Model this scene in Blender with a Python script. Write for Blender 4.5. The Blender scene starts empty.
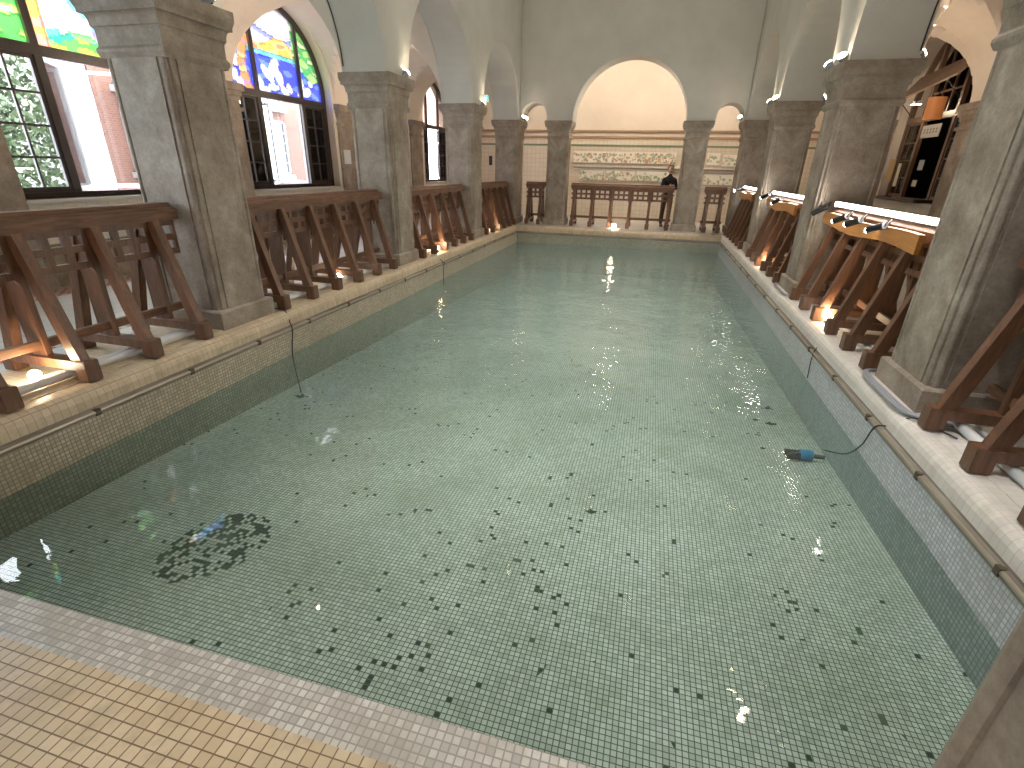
import bpy, bmesh, math, random
from mathutils import Vector, Matrix
rnd = random.Random(7)
C = bpy.context.scene.collection
PI = math.pi
W, L = 5.8, 14.39            # pool opening between the two long walls
ZE, ZW = -0.205, -0.478      # pool rim, water level
S0, S1 = -0.175, -0.935      # pool face / aisle face of the left arcade
CW = 0.76
COLY = [3.14, 7.06, 10.98]   # near faces of the columns of both arcades
SPR = 2.88
XO = -3.62                   # inner face of the outer wall (left); mirrored on the right
YF = 15.1                    # pool face of the far arcade
mx = lambda x: W - x         # mirror into the right half

# ------------------------------------------------------------------ mesh helpers
class MB:
    def __init__(s): s.v = []; s.f = []; s.mi = []; s.sm = []
    def add(s, vs, fs, mi=0, smooth=False):
        o = len(s.v); s.v += [tuple(v) for v in vs]
        for f in fs: s.f.append(tuple(i + o for i in f)); s.mi.append(mi); s.sm.append(smooth)
    def box(s, x0, x1, y0, y1, z0, z1, mi=0, bev=0.0):
        if bev <= 0:
            s.add([(x0,y0,z0),(x1,y0,z0),(x1,y1,z0),(x0,y1,z0),(x0,y0,z1),(x1,y0,z1),(x1,y1,z1),(x0,y1,z1)],
                  [(0,3,2,1),(4,5,6,7),(0,1,5,4),(1,2,6,5),(2,3,7,6),(3,0,4,7)], mi)
            return
        bm = bmesh.new(); bmesh.ops.create_cube(bm, size=1)
        for v in bm.verts: v.co = Vector(((x0+x1)/2+v.co.x*(x1-x0), (y0+y1)/2+v.co.y*(y1-y0), (z0+z1)/2+v.co.z*(z1-z0)))
        bmesh.ops.bevel(bm, geom=bm.edges[:], offset=bev, segments=2, affect='EDGES')
        s.bm(bm, mi)
    def bm(s, bm, mi=0, smooth=False, M=None):
        bm.verts.index_update()
        s.add([(M @ v.co) if M else v.co.copy() for v in bm.verts], [[v.index for v in f.verts] for f in bm.faces], mi, smooth); bm.free()
    def beam(s, p, q, w, d, up=(0,1,0), mi=0):
        """box section beam from p to q: w along 'up' side vector, d across"""
        p = Vector(p); q = Vector(q); a = (q-p).normalized(); u = Vector(up).normalized(); n = a.cross(u).normalized()
        vs = []
        for c in (p, q):
            for su, sn in ((-1,-1),(1,-1),(1,1),(-1,1)): vs.append(c + u*su*w/2 + n*sn*d/2)
        s.add(vs, [(0,3,2,1),(4,5,6,7),(0,1,5,4),(1,2,6,5),(2,3,7,6),(3,0,4,7)], mi)
    def tube(s, pts, r, n=10, mi=0, caps=True):
        pts = [Vector(p) for p in pts]; vs = []; fs = []
        rr = r if isinstance(r, (list, tuple)) else [r]*len(pts)
        ref = Vector((0,0,1))
        for i, p in enumerate(pts):
            a = (pts[min(i+1, len(pts)-1)] - pts[max(i-1, 0)]).normalized()
            if abs(a.dot(ref)) > .95: ref2 = Vector((1,0,0))
            else: ref2 = ref
            u = a.cross(ref2).normalized(); w = a.cross(u)
            for k in range(n):
                t = 2*PI*k/n; vs.append(p + (u*math.cos(t) + w*math.sin(t))*rr[i])
        for i in range(len(pts)-1):
            for k in range(n): fs.append((i*n+k, i*n+(k+1)%n, (i+1)*n+(k+1)%n, (i+1)*n+k))
        s.add(vs, fs, mi, True)
        if caps: s.add(vs[:n], [tuple(range(n))[::-1]], mi); s.add(vs[-n:], [tuple(range(n))], mi)
    def ringloft(s, cx, cy, prof, mi=0, sy=None):
        """square rings (half width, z)"""
        vs = []; fs = []
        for h, z in prof:
            k = h if sy is None else h + sy
            vs += [(cx-h,cy-k,z),(cx+h,cy-k,z),(cx+h,cy+k,z),(cx-h,cy+k,z)]
        for i in range(len(prof)-1):
            for k in range(4): fs.append((i*4+k, i*4+(k+1)%4, (i+1)*4+(k+1)%4, (i+1)*4+k))
        fs.append((3,2,1,0)); n = (len(prof)-1)*4; fs.append((n,n+1,n+2,n+3))
        s.add(vs, fs, mi)
    def build(s, name, mats, parent=None, loc=None):
        me = bpy.data.meshes.new(name); me.from_pydata(s.v, [], s.f)
        mats = mats if isinstance(mats, (list, tuple)) else [mats]
        for m in mats: me.materials.append(m)
        me.polygons.foreach_set('material_index', s.mi); me.polygons.foreach_set('use_smooth', s.sm)
        me.update()
        o = bpy.data.objects.new(name, me); C.objects.link(o)
        if parent: o.parent = parent
        if loc: o.location = loc
        return o
def recalc(o):
    bm = bmesh.new(); bm.from_mesh(o.data); bmesh.ops.recalc_face_normals(bm, faces=bm.faces[:]); bm.to_mesh(o.data); bm.free(); return o
def empty(name, loc=(0,0,0), rz=0):
    o = bpy.data.objects.new(name, None); C.objects.link(o); o.location = loc; o.rotation_euler = (0,0,rz); o.empty_display_size = .1; return o
def tag(o, label, cat, group=None, kind=None):
    o['label'] = label; o['category'] = cat
    if group: o['group'] = group
    if kind: o['kind'] = kind
    return o
def struct(o, label=None):
    o['kind'] = 'structure'
    if label: o['label'] = label
    return o

# ------------------------------------------------------------------ materials
def mat(name, col=(.5,.5,.5), rough=.6, metal=0, spec=.5, emit=None, estr=1):
    m = bpy.data.materials.new(name); m.use_nodes = True; b = m.node_tree.nodes['Principled BSDF']
    b.inputs['Base Color'].default_value = (*col, 1); b.inputs['Roughness'].default_value = rough
    b.inputs['Metallic'].default_value = metal; b.inputs['Specular IOR Level'].default_value = spec
    if emit: b.inputs['Emission Color'].default_value = (*emit, 1); b.inputs['Emission Strength'].default_value = estr
    return m
class N:
    def __init__(s, m): s.t = m.node_tree; s.b = s.t.nodes['Principled BSDF']
    def n(s, ty, **kw):
        x = s.t.nodes.new(ty)
        for k, v in kw.items():
            if k.startswith('i_'):
                x.inputs[int(k[2:]) if k[2:].isdigit() else k[2:].replace('_', ' ')].default_value = v
            else: setattr(x, k, v)
        return x
    def l(s, a, b): s.t.links.new(a, b)
    def coord(s): return s.n('ShaderNodeTexCoord').outputs['Object']
    def noise(s, vec, scale, detail=3, rough=.5, dist=0):
        x = s.n('ShaderNodeTexNoise'); x.inputs['Scale'].default_value = scale; x.inputs['Detail'].default_value = detail
        x.inputs['Roughness'].default_value = rough; x.inputs['Distortion'].default_value = dist; s.l(vec, x.inputs['Vector']); return x.outputs['Fac']
    def ramp(s, fac, stops):
        r = s.n('ShaderNodeValToRGB'); e = r.color_ramp.elements
        while len(e) < len(stops): e.new(.5)
        for el, (p, c) in zip(e, stops): el.position = p; el.color = (*c, 1) if len(c) == 3 else c
        s.l(fac, r.inputs['Fac']); return r.outputs['Color']
    def mix(s, fac, a, b, mode='MIX'):
        x = s.n('ShaderNodeMix', data_type='RGBA', blend_type=mode)
        for sock, v in ((x.inputs[0], fac), (x.inputs[6], a), (x.inputs[7], b)):
            if hasattr(v, 'links') or isinstance(v, bpy.types.NodeSocket): s.l(v, sock)
            else: sock.default_value = v if not isinstance(v, tuple) else (*v, 1) if len(v) == 3 else v
        return x.outputs[2]
    def math(s, op, a, b=0.0, c=None):
        x = s.n('ShaderNodeMath', operation=op)
        for i, v in enumerate((a, b) if c is None else (a, b, c)):
            if isinstance(v, bpy.types.NodeSocket): s.l(v, x.inputs[i])
            else: x.inputs[i].default_value = v
        return x.outputs[0]
    def bump(s, h, strength, dist=.01):
        x = s.n('ShaderNodeBump'); x.inputs['Strength'].default_value = strength; x.inputs['Distance'].default_value = dist
        s.l(h, x.inputs['Height']); s.l(x.outputs[0], s.b.inputs['Normal']); return x

def stone_mat(name, a, b, c, bump=.25):
    m = mat(name, rough=.62, spec=.35); g = N(m); v = g.coord()
    n1 = g.noise(v, 2.2, 6, .6, .4); n2 = g.noise(v, 45, 4, .7); n3 = g.noise(v, 9, 5, .65)
    base = g.ramp(n1, [(.3, a), (.5, b), (.72, c)])
    base = g.mix(.5, base, g.ramp(n3, [(.3, (.55,.54,.52)), (.7, (1.15,1.15,1.15))]), 'MULTIPLY')
    base = g.mix(.45, base, g.ramp(n2, [(.3, (.6,.6,.6)), (.65, (1.2,1.2,1.2))]), 'MULTIPLY')
    g.l(base, g.b.inputs['Base Color']); g.bump(n2, bump, .006); return m
def plaster_mat(name, c1, c2, rough=.85):
    m = mat(name, rough=rough, spec=.2); g = N(m); v = g.coord()
    n1 = g.noise(v, 1.1, 5, .6); n2 = g.noise(v, 30, 3)
    g.l(g.ramp(n1, [(.3, c1), (.7, c2)]), g.b.inputs['Base Color']); g.bump(n2, .08, .004); return m
def wood_mat(name, dark, light, axis=2, rough=.42, coat=.25):
    m = mat(name, rough=rough, spec=.5); g = N(m); v = g.coord()
    mp = g.n('ShaderNodeMapping'); sc = [14, 14, 14]; sc[axis] = 1.3; mp.inputs['Scale'].default_value = sc; g.l(v, mp.inputs['Vector'])
    n = g.noise(mp.outputs[0], 2.2, 6, .65, 1.2); n2 = g.noise(mp.outputs[0], 12, 3, .6)
    c = g.ramp(n, [(.28, dark), (.7, light)]); c = g.mix(.35, c, g.ramp(n2, [(.3,(.55,.5,.45)), (.7,(1.1,1.1,1.1))]), 'MULTIPLY')
    g.l(c, g.b.inputs['Base Color']); g.bump(n2, .15, .002); g.b.inputs['Coat Weight'].default_value = coat; g.b.inputs['Coat Roughness'].default_value = .3
    return m
def tile_mat(name, axes, pitch, c1, c2, grout, mortar=.07, dark=None, darkcol=(.035,.04,.03), rough=.3, stain=None, mottled=.5, off=(0,0), bump=.35):
    """square mosaic laid on the plane spanned by axes"""
    m = mat(name, rough=rough, spec=.5); g = N(m); v = g.coord()
    sp = g.n('ShaderNodeSeparateXYZ'); g.l(v, sp.inputs[0])
    cb = g.n('ShaderNodeCombineXYZ')
    a = g.math('ADD', sp.outputs[axes[0]], off[0]); b = g.math('ADD', sp.outputs[axes[1]], off[1])
    g.l(a, cb.inputs[0]); g.l(b, cb.inputs[1])
    sc = g.n('ShaderNodeVectorMath', operation='SCALE'); g.l(cb.outputs[0], sc.inputs[0]); sc.inputs['Scale'].default_value = 1/pitch
    fl = g.n('ShaderNodeVectorMath', operation='FLOOR'); g.l(sc.outputs[0], fl.inputs[0])
    fr = g.n('ShaderNodeVectorMath', operation='FRACTION'); g.l(sc.outputs[0], fr.inputs[0])
    wn = g.n('ShaderNodeTexWhiteNoise', noise_dimensions='2D'); g.l(fl.outputs[0], wn.inputs['Vector'])
    fs = g.n('ShaderNodeSeparateXYZ'); g.l(fr.outputs[0], fs.inputs[0])
    # distance to the joint
    ax = g.math('ABSOLUTE', g.math('SUBTRACT', fs.outputs[0], .5)); ay = g.math('ABSOLUTE', g.math('SUBTRACT', fs.outputs[1], .5))
    mxx = g.math('MAXIMUM', ax, ay)
    mr = g.n('ShaderNodeMapRange'); g.l(mxx, mr.inputs[0]); mr.inputs[1].default_value = .5-mortar*1.25; mr.inputs[2].default_value = .5-mortar*.75
    groutf = mr.outputs[0]
    tile = g.mix(wn.outputs['Value'], c1, c2)
    big = g.noise(v, 1.3, 5, .6)
    tile = g.mix(mottled, tile, g.ramp(big, [(.32, (.72,.72,.66)), (.68, (1.12,1.12,1.12))]), 'MULTIPLY')
    if dark:
        wn2 = g.n('ShaderNodeTexWhiteNoise', noise_dimensions='3D'); ad = g.n('ShaderNodeVectorMath', operation='ADD'); ad.inputs[1].default_value = (17.3, 5.1, 3.7)
        g.l(fl.outputs[0], ad.inputs[0]); g.l(ad.outputs[0], wn2.inputs['Vector'])
        cl = g.noise(v, 3.4, 2, .5)
        thr = g.math('MULTIPLY', g.math('MAXIMUM', g.math('SUBTRACT', cl, .5), 0), dark[0])
        thr = g.math('ADD', thr, dark[1])
        # fewer of them towards the far half
        fade = g.n('ShaderNodeMapRange'); g.l(sp.outputs[1], fade.inputs[0]); fade.inputs[1].default_value = 3.2; fade.inputs[2].default_value = 6.5; fade.inputs[3].default_value = 1; fade.inputs[4].default_value = .35
        thr = g.math('MULTIPLY', thr, fade.outputs[0])
        for (cx, cy, rx, ry, ang, p) in dark[2]:
            dx = g.math('SUBTRACT', sp.outputs[0], cx); dy = g.math('SUBTRACT', sp.outputs[1], cy)
            ca, sa = math.cos(ang), math.sin(ang)
            ux = g.math('DIVIDE', g.math('ADD', g.math('MULTIPLY', dx, ca), g.math('MULTIPLY', dy, sa)), rx)
            uy = g.math('DIVIDE', g.math('SUBTRACT', g.math('MULTIPLY', dy, ca), g.math('MULTIPLY', dx, sa)), ry)
            d2 = g.math('ADD', g.math('MULTIPLY', ux, ux), g.math('MULTIPLY', uy, uy))
            ins = g.math('LESS_THAN', g.math('ADD', d2, g.math('MULTIPLY', cl, .8)), 1.4)
            thr = g.math('MAXIMUM', thr, g.math('MULTIPLY', ins, p))
        isd = g.math('LESS_THAN', wn2.outputs['Value'], thr)
        tile = g.mix(isd, tile, darkcol)
    if stain:
        sn = g.noise(v, stain[0], 5, .7); tile = g.mix(g.ramp(sn, [(.5, (0,0,0)), (.75, (stain[2],)*3)]), tile, stain[1])
    fin = g.mix(groutf, tile, grout)
    g.l(fin, g.b.inputs['Base Color'])
    if bump:
        inv = g.math('SUBTRACT', 1.0, groutf); g.bump(inv, bump, .0015)
    return m

M = {}
M['stone'] = stone_mat('stone', (.225,.178,.138), (.345,.285,.23), (.47,.41,.34))
M['plaster'] = plaster_mat('plaster', (.56,.545,.50), (.65,.635,.59))
M['plaster_warm'] = plaster_mat('plaster_warm', (.70,.62,.53), (.78,.70,.61))
M['wood'] = wood_mat('wood', (.065,.028,.014), (.225,.105,.052))
M['wood_y'] = wood_mat('wood_rail', (.075,.035,.018), (.24,.12,.065), axis=1, rough=.6, coat=.03)
M['wood_dark'] = wood_mat('wood_dark', (.018,.012,.010), (.045,.028,.022), rough=.35)
M['wood_sash'] = wood_mat('wood_sash', (.10,.055,.035), (.2,.12,.08), rough=.4)
M['amber'] = wood_mat('amber_wood', (.42,.17,.035), (.62,.27,.06), axis=1)
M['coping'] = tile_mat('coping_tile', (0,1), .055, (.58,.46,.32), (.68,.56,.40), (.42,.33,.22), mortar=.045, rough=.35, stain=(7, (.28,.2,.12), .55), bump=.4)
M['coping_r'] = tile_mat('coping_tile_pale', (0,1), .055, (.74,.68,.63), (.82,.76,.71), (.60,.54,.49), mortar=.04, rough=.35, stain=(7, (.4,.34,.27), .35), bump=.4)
M['yellow'] = tile_mat('yellow_tile', (0,1), .048, (.58,.45,.29), (.70,.57,.40), (.20,.13,.075), mortar=.05, rough=.28, stain=(5, (.33,.26,.18), .7), mottled=.8)
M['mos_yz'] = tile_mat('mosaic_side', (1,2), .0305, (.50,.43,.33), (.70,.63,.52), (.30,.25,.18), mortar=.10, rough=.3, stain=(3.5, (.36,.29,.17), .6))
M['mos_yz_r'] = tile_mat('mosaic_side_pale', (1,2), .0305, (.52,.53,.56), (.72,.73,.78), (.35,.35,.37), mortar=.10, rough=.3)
M['mos_xz'] = tile_mat('mosaic_end', (0,2), .0305, (.40,.41,.34), (.58,.58,.50), (.28,.28,.22), mortar=.10, rough=.3, stain=(2, (.25,.24,.14), .6))
M['mos_slope'] = tile_mat('mosaic_slope', (0,1), .0305, (.44,.42,.39), (.66,.64,.60), (.33,.29,.26), mortar=.09, rough=.3, stain=(4.5, (.40,.35,.30), 1.0))
M['mos_floor'] = tile_mat('mosaic_floor', (0,1), .0278, (.60,.56,.54), (.84,.79,.77), (.12,.13,.09), mortar=.085,
    dark=(.20, .0, [(1.36, 1.20, .30, .36, -.35, .42), (3.2,1.5,.6,1.1,-.2,.03), (5.0,1.80,.07,.10,0,.25)]), rough=.4, stain=(2.2, (.40,.40,.26), .5), mottled=.6)
M['wallwhite'] = tile_mat('white_wall_tile', (1,2), .15, (.66,.62,.54), (.70,.66,.58), (.5,.46,.38), mortar=.02, rough=.25, mottled=.2, bump=.2)
M['wallwhite_x'] = tile_mat('white_wall_tile_end', (0,2), .15, (.68,.60,.49), (.72,.64,.53), (.48,.4,.3), mortar=.025, rough=.25, mottled=.2, bump=.2)
M['aislefloor'] = tile_mat('aisle_floor', (0,1), .2, (.70,.70,.70), (.78,.78,.78), (.50,.50,.50), mortar=.012, rough=.25, mottled=.3, bump=.1)
M['dado'] = stone_mat('dado_marble', (.16,.12,.08), (.26,.20,.14), (.36,.29,.21), .1)
M['gutter'] = plaster_mat('grimy_gutter', (.16,.13,.10), (.34,.31,.26), .5)
M['metal'] = mat('worn_metal_pipe', (.46,.40,.33), .38, .9)
M['steel'] = mat('steel', (.55,.56,.58), .3, 1)
M['black'] = mat('black_metal', (.015,.015,.017), .4, .3)
M['grey'] = mat('grey_plastic', (.32,.33,.36), .4)
M['white_pl'] = mat('white_plastic', (.72,.72,.72), .35)
M['cable'] = mat('black_cable', (.02,.02,.02), .5)
M['red'] = mat('red_paint', (.45,.03,.02), .4)
M['brown_trim'] = mat('brown_glazed_moulding', (.36,.23,.13), .4)
M['green_trim'] = mat('green_glazed_line', (.18,.24,.15), .4)
M['bulb'] = mat('warm_bulb', (1,1,1), .4, emit=(1,.84,.62), estr=26)
M['bulb_spot'] = mat('white_bulb', (1,1,1), .4, emit=(1,.92,.80), estr=22)
M['tube'] = mat('white_tube_light', (1,1,1), .4, emit=(1,.97,.93), estr=7)
M['water_dark'] = mat('wet_leaf', (.025,.035,.02), .5)
M['blue'] = mat('blue_plastic', (.02,.22,.5), .35)

def glass_vc(name):
    m = bpy.data.materials.new(name); m.use_nodes = True; t = m.node_tree; t.nodes.clear()
    out = t.nodes.new('ShaderNodeOutputMaterial'); tr = t.nodes.new('ShaderNodeBsdfTransparent'); tl = t.nodes.new('ShaderNodeBsdfTranslucent'); gl = t.nodes.new('ShaderNodeBsdfGlossy')
    at = t.nodes.new('ShaderNodeAttribute'); at.attribute_name = 'Col'
    m1 = t.nodes.new('ShaderNodeMixShader'); m1.inputs[0].default_value = .45; m2 = t.nodes.new('ShaderNodeMixShader'); m2.inputs[0].default_value = .05
    gl.inputs['Roughness'].default_value = .1
    t.links.new(at.outputs['Color'], tr.inputs['Color']); t.links.new(at.outputs['Color'], tl.inputs['Color'])
    t.links.new(tr.outputs[0], m1.inputs[1]); t.links.new(tl.outputs[0], m1.inputs[2]); t.links.new(m1.outputs[0], m2.inputs[1]); t.links.new(gl.outputs[0], m2.inputs[2]); t.links.new(m2.outputs[0], out.inputs[0])
    return m
def vc_mat(name, rough=.5):
    m = mat(name, rough=rough); g = N(m); at = g.n('ShaderNodeAttribute', attribute_name='Col'); g.l(at.outputs['Color'], g.b.inputs['Base Color']); return m
M['stained'] = glass_vc('stained_glass')
M['print'] = vc_mat('printed_panel', .4)
def clear_glass():
    m = bpy.data.materials.new('window_glass'); m.use_nodes = True; t = m.node_tree; t.nodes.clear()
    out = t.nodes.new('ShaderNodeOutputMaterial'); tr = t.nodes.new('ShaderNodeBsdfTransparent'); gl = t.nodes.new('ShaderNodeBsdfGlossy'); gl.inputs['Roughness'].default_value = .02
    tr.inputs['Color'].default_value = (.93,.97,.96,1); fr = t.nodes.new('ShaderNodeFresnel'); fr.inputs[0].default_value = 1.45; mx_ = t.nodes.new('ShaderNodeMixShader')
    t.links.new(fr.outputs[0], mx_.inputs[0]); t.links.new(tr.outputs[0], mx_.inputs[1]); t.links.new(gl.outputs[0], mx_.inputs[2]); t.links.new(mx_.outputs[0], out.inputs[0]); return m
M['glass'] = clear_glass()

def water_mat():
    m = bpy.data.materials.new('pool_water'); m.use_nodes = True; t = m.node_tree; t.nodes.clear(); nn = t.nodes.new; lk = t.links.new
    out = nn('ShaderNodeOutputMaterial'); tr = nn('ShaderNodeBsdfTransparent'); gl = nn('ShaderNodeBsdfGlossy'); gl.inputs['Roughness'].default_value = .015
    tr.inputs['Color'].default_value = (.985,.995,.99,1)
    df = nn('ShaderNodeBsdfDiffuse'); df.inputs['Color'].default_value = (.42,.57,.54,1)
    fr = nn('ShaderNodeFresnel'); fr.inputs[0].default_value = 1.33; mixs = nn('ShaderNodeMixShader')
    tc = nn('ShaderNodeTexCoord')
    def noise(scale, det, dist, sx=1, sy=1):
        mp = nn('ShaderNodeMapping'); mp.inputs['Scale'].default_value = (sx, sy, 1); lk(tc.outputs['Object'], mp.inputs['Vector'])
        n = nn('ShaderNodeTexNoise'); n.inputs['Scale'].default_value = scale; n.inputs['Detail'].default_value = det; n.inputs['Distortion'].default_value = dist; lk(mp.outputs[0], n.inputs['Vector']); return n.outputs['Fac']
    a = noise(2.4, 1, .6); b = noise(7.5, 0, .9, 1, 1.5); c = noise(18, 0, .3, 1, 1.4)
    def mth(op, x, y):
        q = nn('ShaderNodeMath'); q.operation = op
        for i, v in enumerate((x, y)):
            if isinstance(v, bpy.types.NodeSocket): lk(v, q.inputs[i])
            else: q.inputs[i].default_value = v
        return q.outputs[0]
    sp = nn('ShaderNodeSeparateXYZ'); lk(tc.outputs['Object'], sp.inputs[0])
    mr = nn('ShaderNodeMapRange'); lk(sp.outputs[1], mr.inputs[0]); mr.inputs[1].default_value = 1.5; mr.inputs[2].default_value = 5.0; mr.inputs[3].default_value = .12; mr.inputs[4].default_value = 1.0
    h = mth('ADD', mth('MULTIPLY', a, .036), mth('ADD', mth('MULTIPLY', b, .011), mth('MULTIPLY', c, .0012)))
    h = mth('MULTIPLY', h, mr.outputs[0])
    bp = nn('ShaderNodeBump'); bp.inputs['Strength'].default_value = .55; bp.inputs['Distance'].default_value = 1.0; lk(h, bp.inputs['Height'])
    lk(bp.outputs[0], gl.inputs['Normal']); lk(bp.outputs[0], fr.inputs['Normal'])
    # faint milky water; view-angle diffuse tint stands in for scattered haze
    body = nn('ShaderNodeMixShader'); lw = nn('ShaderNodeLayerWeight'); lw.inputs[0].default_value = .5
    mr2 = nn('ShaderNodeMapRange'); lk(lw.outputs['Facing'], mr2.inputs[0]); mr2.inputs[1].default_value = .50; mr2.inputs[2].default_value = .94; mr2.inputs[3].default_value = .02; mr2.inputs[4].default_value = .48
    lk(mr2.outputs[0], body.inputs[0]); lk(tr.outputs[0], body.inputs[1]); lk(df.outputs[0], body.inputs[2])
    lk(fr.outputs[0], mixs.inputs[0]); lk(body.outputs[0], mixs.inputs[1]); lk(gl.outputs[0], mixs.inputs[2]); lk(mixs.outputs[0], out.inputs['Surface'])
    va = nn('ShaderNodeVolumeAbsorption'); va.inputs['Color'].default_value = (.35,.76,.60,1); va.inputs['Density'].default_value = .07
    lk(va.outputs[0], out.inputs['Volume'])
    return m
M['water'] = water_mat()
def side_mat():
    m = bpy.data.materials.new('water_body_sides'); m.use_nodes = True; t = m.node_tree; t.nodes.clear()
    out = t.nodes.new('ShaderNodeOutputMaterial'); tr = t.nodes.new('ShaderNodeBsdfTransparent'); t.links.new(tr.outputs[0], out.inputs['Surface'])
    va = t.nodes.new('ShaderNodeVolumeAbsorption'); va.inputs['Color'].default_value = (.35,.76,.60,1); va.inputs['Density'].default_value = .07
    t.links.new(va.outputs[0], out.inputs['Volume']); return m
M['water_side'] = side_mat()

# ------------------------------------------------------------------ pool basin
def fz(y): return -.715 - .040*y          # pool floor
Y1 = .214                                   # where the near slope meets the floor
b = MB(); n = 1
b.add([(0,Y1,fz(Y1)),(W,Y1,fz(Y1)),(W,L,fz(L)),(0,L,fz(L))], [(0,1,2,3)])
b.add([(0,Y1,fz(Y1)-.1),(W,Y1,fz(Y1)-.1),(W,L,fz(L)-.1),(0,L,fz(L)-.1)], [(3,2,1,0)])
struct(b.build('floor_pool', M['mos_floor']), 'green mosaic floor of the bathing pool')
b = MB(); b.box(0, W, .034, Y1, -1.7, ZE-.006)
struct(b.build('wall_pool_near', M['mos_slope']), 'worn grey mosaic ledge at the near end of the pool')
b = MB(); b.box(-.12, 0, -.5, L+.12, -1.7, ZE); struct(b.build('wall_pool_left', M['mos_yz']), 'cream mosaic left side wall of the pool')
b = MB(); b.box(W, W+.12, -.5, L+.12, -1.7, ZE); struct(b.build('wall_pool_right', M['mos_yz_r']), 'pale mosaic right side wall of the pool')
b = MB(); b.box(0, W, L, L+.12, -1.7, ZE); struct(b.build('wall_pool_far', M['mos_xz']), 'mosaic far end wall of the pool')
# water body
b = MB(); y0w = Y1+.002; e = .004
b.add([(e,y0w,ZW),(W-e,y0w,ZW),(W-e,L-e,ZW),(e,L-e,ZW)], [(0,1,2,3)], 0)
zb0, zb1 = fz(Y1)+.006, fz(L)+.006
b.add([(e,y0w,ZW),(W-e,y0w,ZW),(W-e,L-e,ZW),(e,L-e,ZW),(e,y0w,zb0),(W-e,y0w,zb0),(W-e,L-e,zb1),(e,L-e,zb1)],
      [(7,6,5,4),(0,4,5,1),(1,5,6,2),(2,6,7,3),(3,7,4,0)], 1)
wat = b.build('pool_water', [M['water'], M['water_side']])
bm = bmesh.new(); bm.from_mesh(wat.data); bmesh.ops.remove_doubles(bm, verts=bm.verts[:], dist=1e-5); bmesh.ops.recalc_face_normals(bm, faces=bm.faces[:]); bm.to_mesh(wat.data); bm.free()
tag(wat, 'clear rippling green water filling the long bathing pool', 'water', kind='stuff')

# coping: rounded tile nosing along both long sides and the far end
prof = [(-.20,0),(-.11,0),(-.075,-.006),(-.05,-.02),(-.035,-.045),(-.028,-.08),(-.026,-.15),(-.024,-.165),(.0,-.17),(.004,-.205),(-.03,-.22)]
def coping(name, m, fn, ya, yb, label):
    b = MB()
    for i in range(len(prof)-1):
        (a0,z0),(a1,z1) = prof[i], prof[i+1]
        b.add([fn(a0,ya,z0),fn(a1,ya,z1),fn(a1,yb,z1),fn(a0,yb,z0)], [(0,1,2,3)], 1 if i >= 6 else 0, 1 <= i <= 5)
    return struct(recalc(b.build(name, [m, M['gutter']])), label)
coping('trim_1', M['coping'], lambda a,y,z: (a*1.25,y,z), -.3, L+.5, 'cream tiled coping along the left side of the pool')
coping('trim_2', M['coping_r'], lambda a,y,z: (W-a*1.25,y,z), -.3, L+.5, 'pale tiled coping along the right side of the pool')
coping('trim_3', M['coping'], lambda a,y,z: (y,L-a*2.2,z), -.05, W+.05, 'tiled coping at the far end of the pool')
# stylobate blocks under the arcades and the aisle floors
b = MB(); b.box(-4.1, -.24, -3.9, 18.6, -.6, 0); struct(b.build('floor_left', M['aislefloor']), 'pale tiled floor of the left aisle')
b = MB(); b.box(W+.24, W+4.1, -3.9, 18.6, -.6, 0); struct(b.build('floor_right', M['aislefloor']), 'pale tiled floor of the right aisle')
b = MB(); b.box(-.24, W+.24, L+.30, 18.6, -.6, 0); struct(b.build('floor_far', M['aislefloor']), 'pale tiled floor beyond the far end of the pool')
b = MB(); b.box(-.24, W+.24, -3.9, .034, -.8, ZE); struct(b.build('floor_near', M['yellow']), 'yellow tiled ledge at the near end of the pool')
# dressed tile strip under balustrades (cream)
b = MB(); b.box(S1-.02, -.2, -.3, L+.5, .0, .006)
struct(b.build('trim_4', M['coping']), 'cream tiled strip under the left arcade')
b = MB(); b.box(W+.2, mx(S1-.02), -.3, L+.5, .0, .006)
struct(b.build('trim_5', M['coping_r']), 'cream tiled strip under the right arcade')
# red and white mosaic border on the left aisle floor
m = mat('border_mosaic', rough=.3); g = N(m); v = g.coord(); w = g.n('ShaderNodeTexChecker'); w.inputs['Scale'].default_value = 16; w.inputs[1].default_value = (.35,.10,.07,1); w.inputs[2].default_value = (.6,.55,.5,1); g.l(v, w.inputs[0]); g.l(w.outputs[0], g.b.inputs['Base Color'])
b = MB(); b.box(-3.5, -3.12, -.5, 14.5, 0, .004); b.box(-1.35, -1.2, -.5, 14.5, 0, .004)
struct(b.build('trim_6', m), 'red and white mosaic border on the aisle floor')

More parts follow.
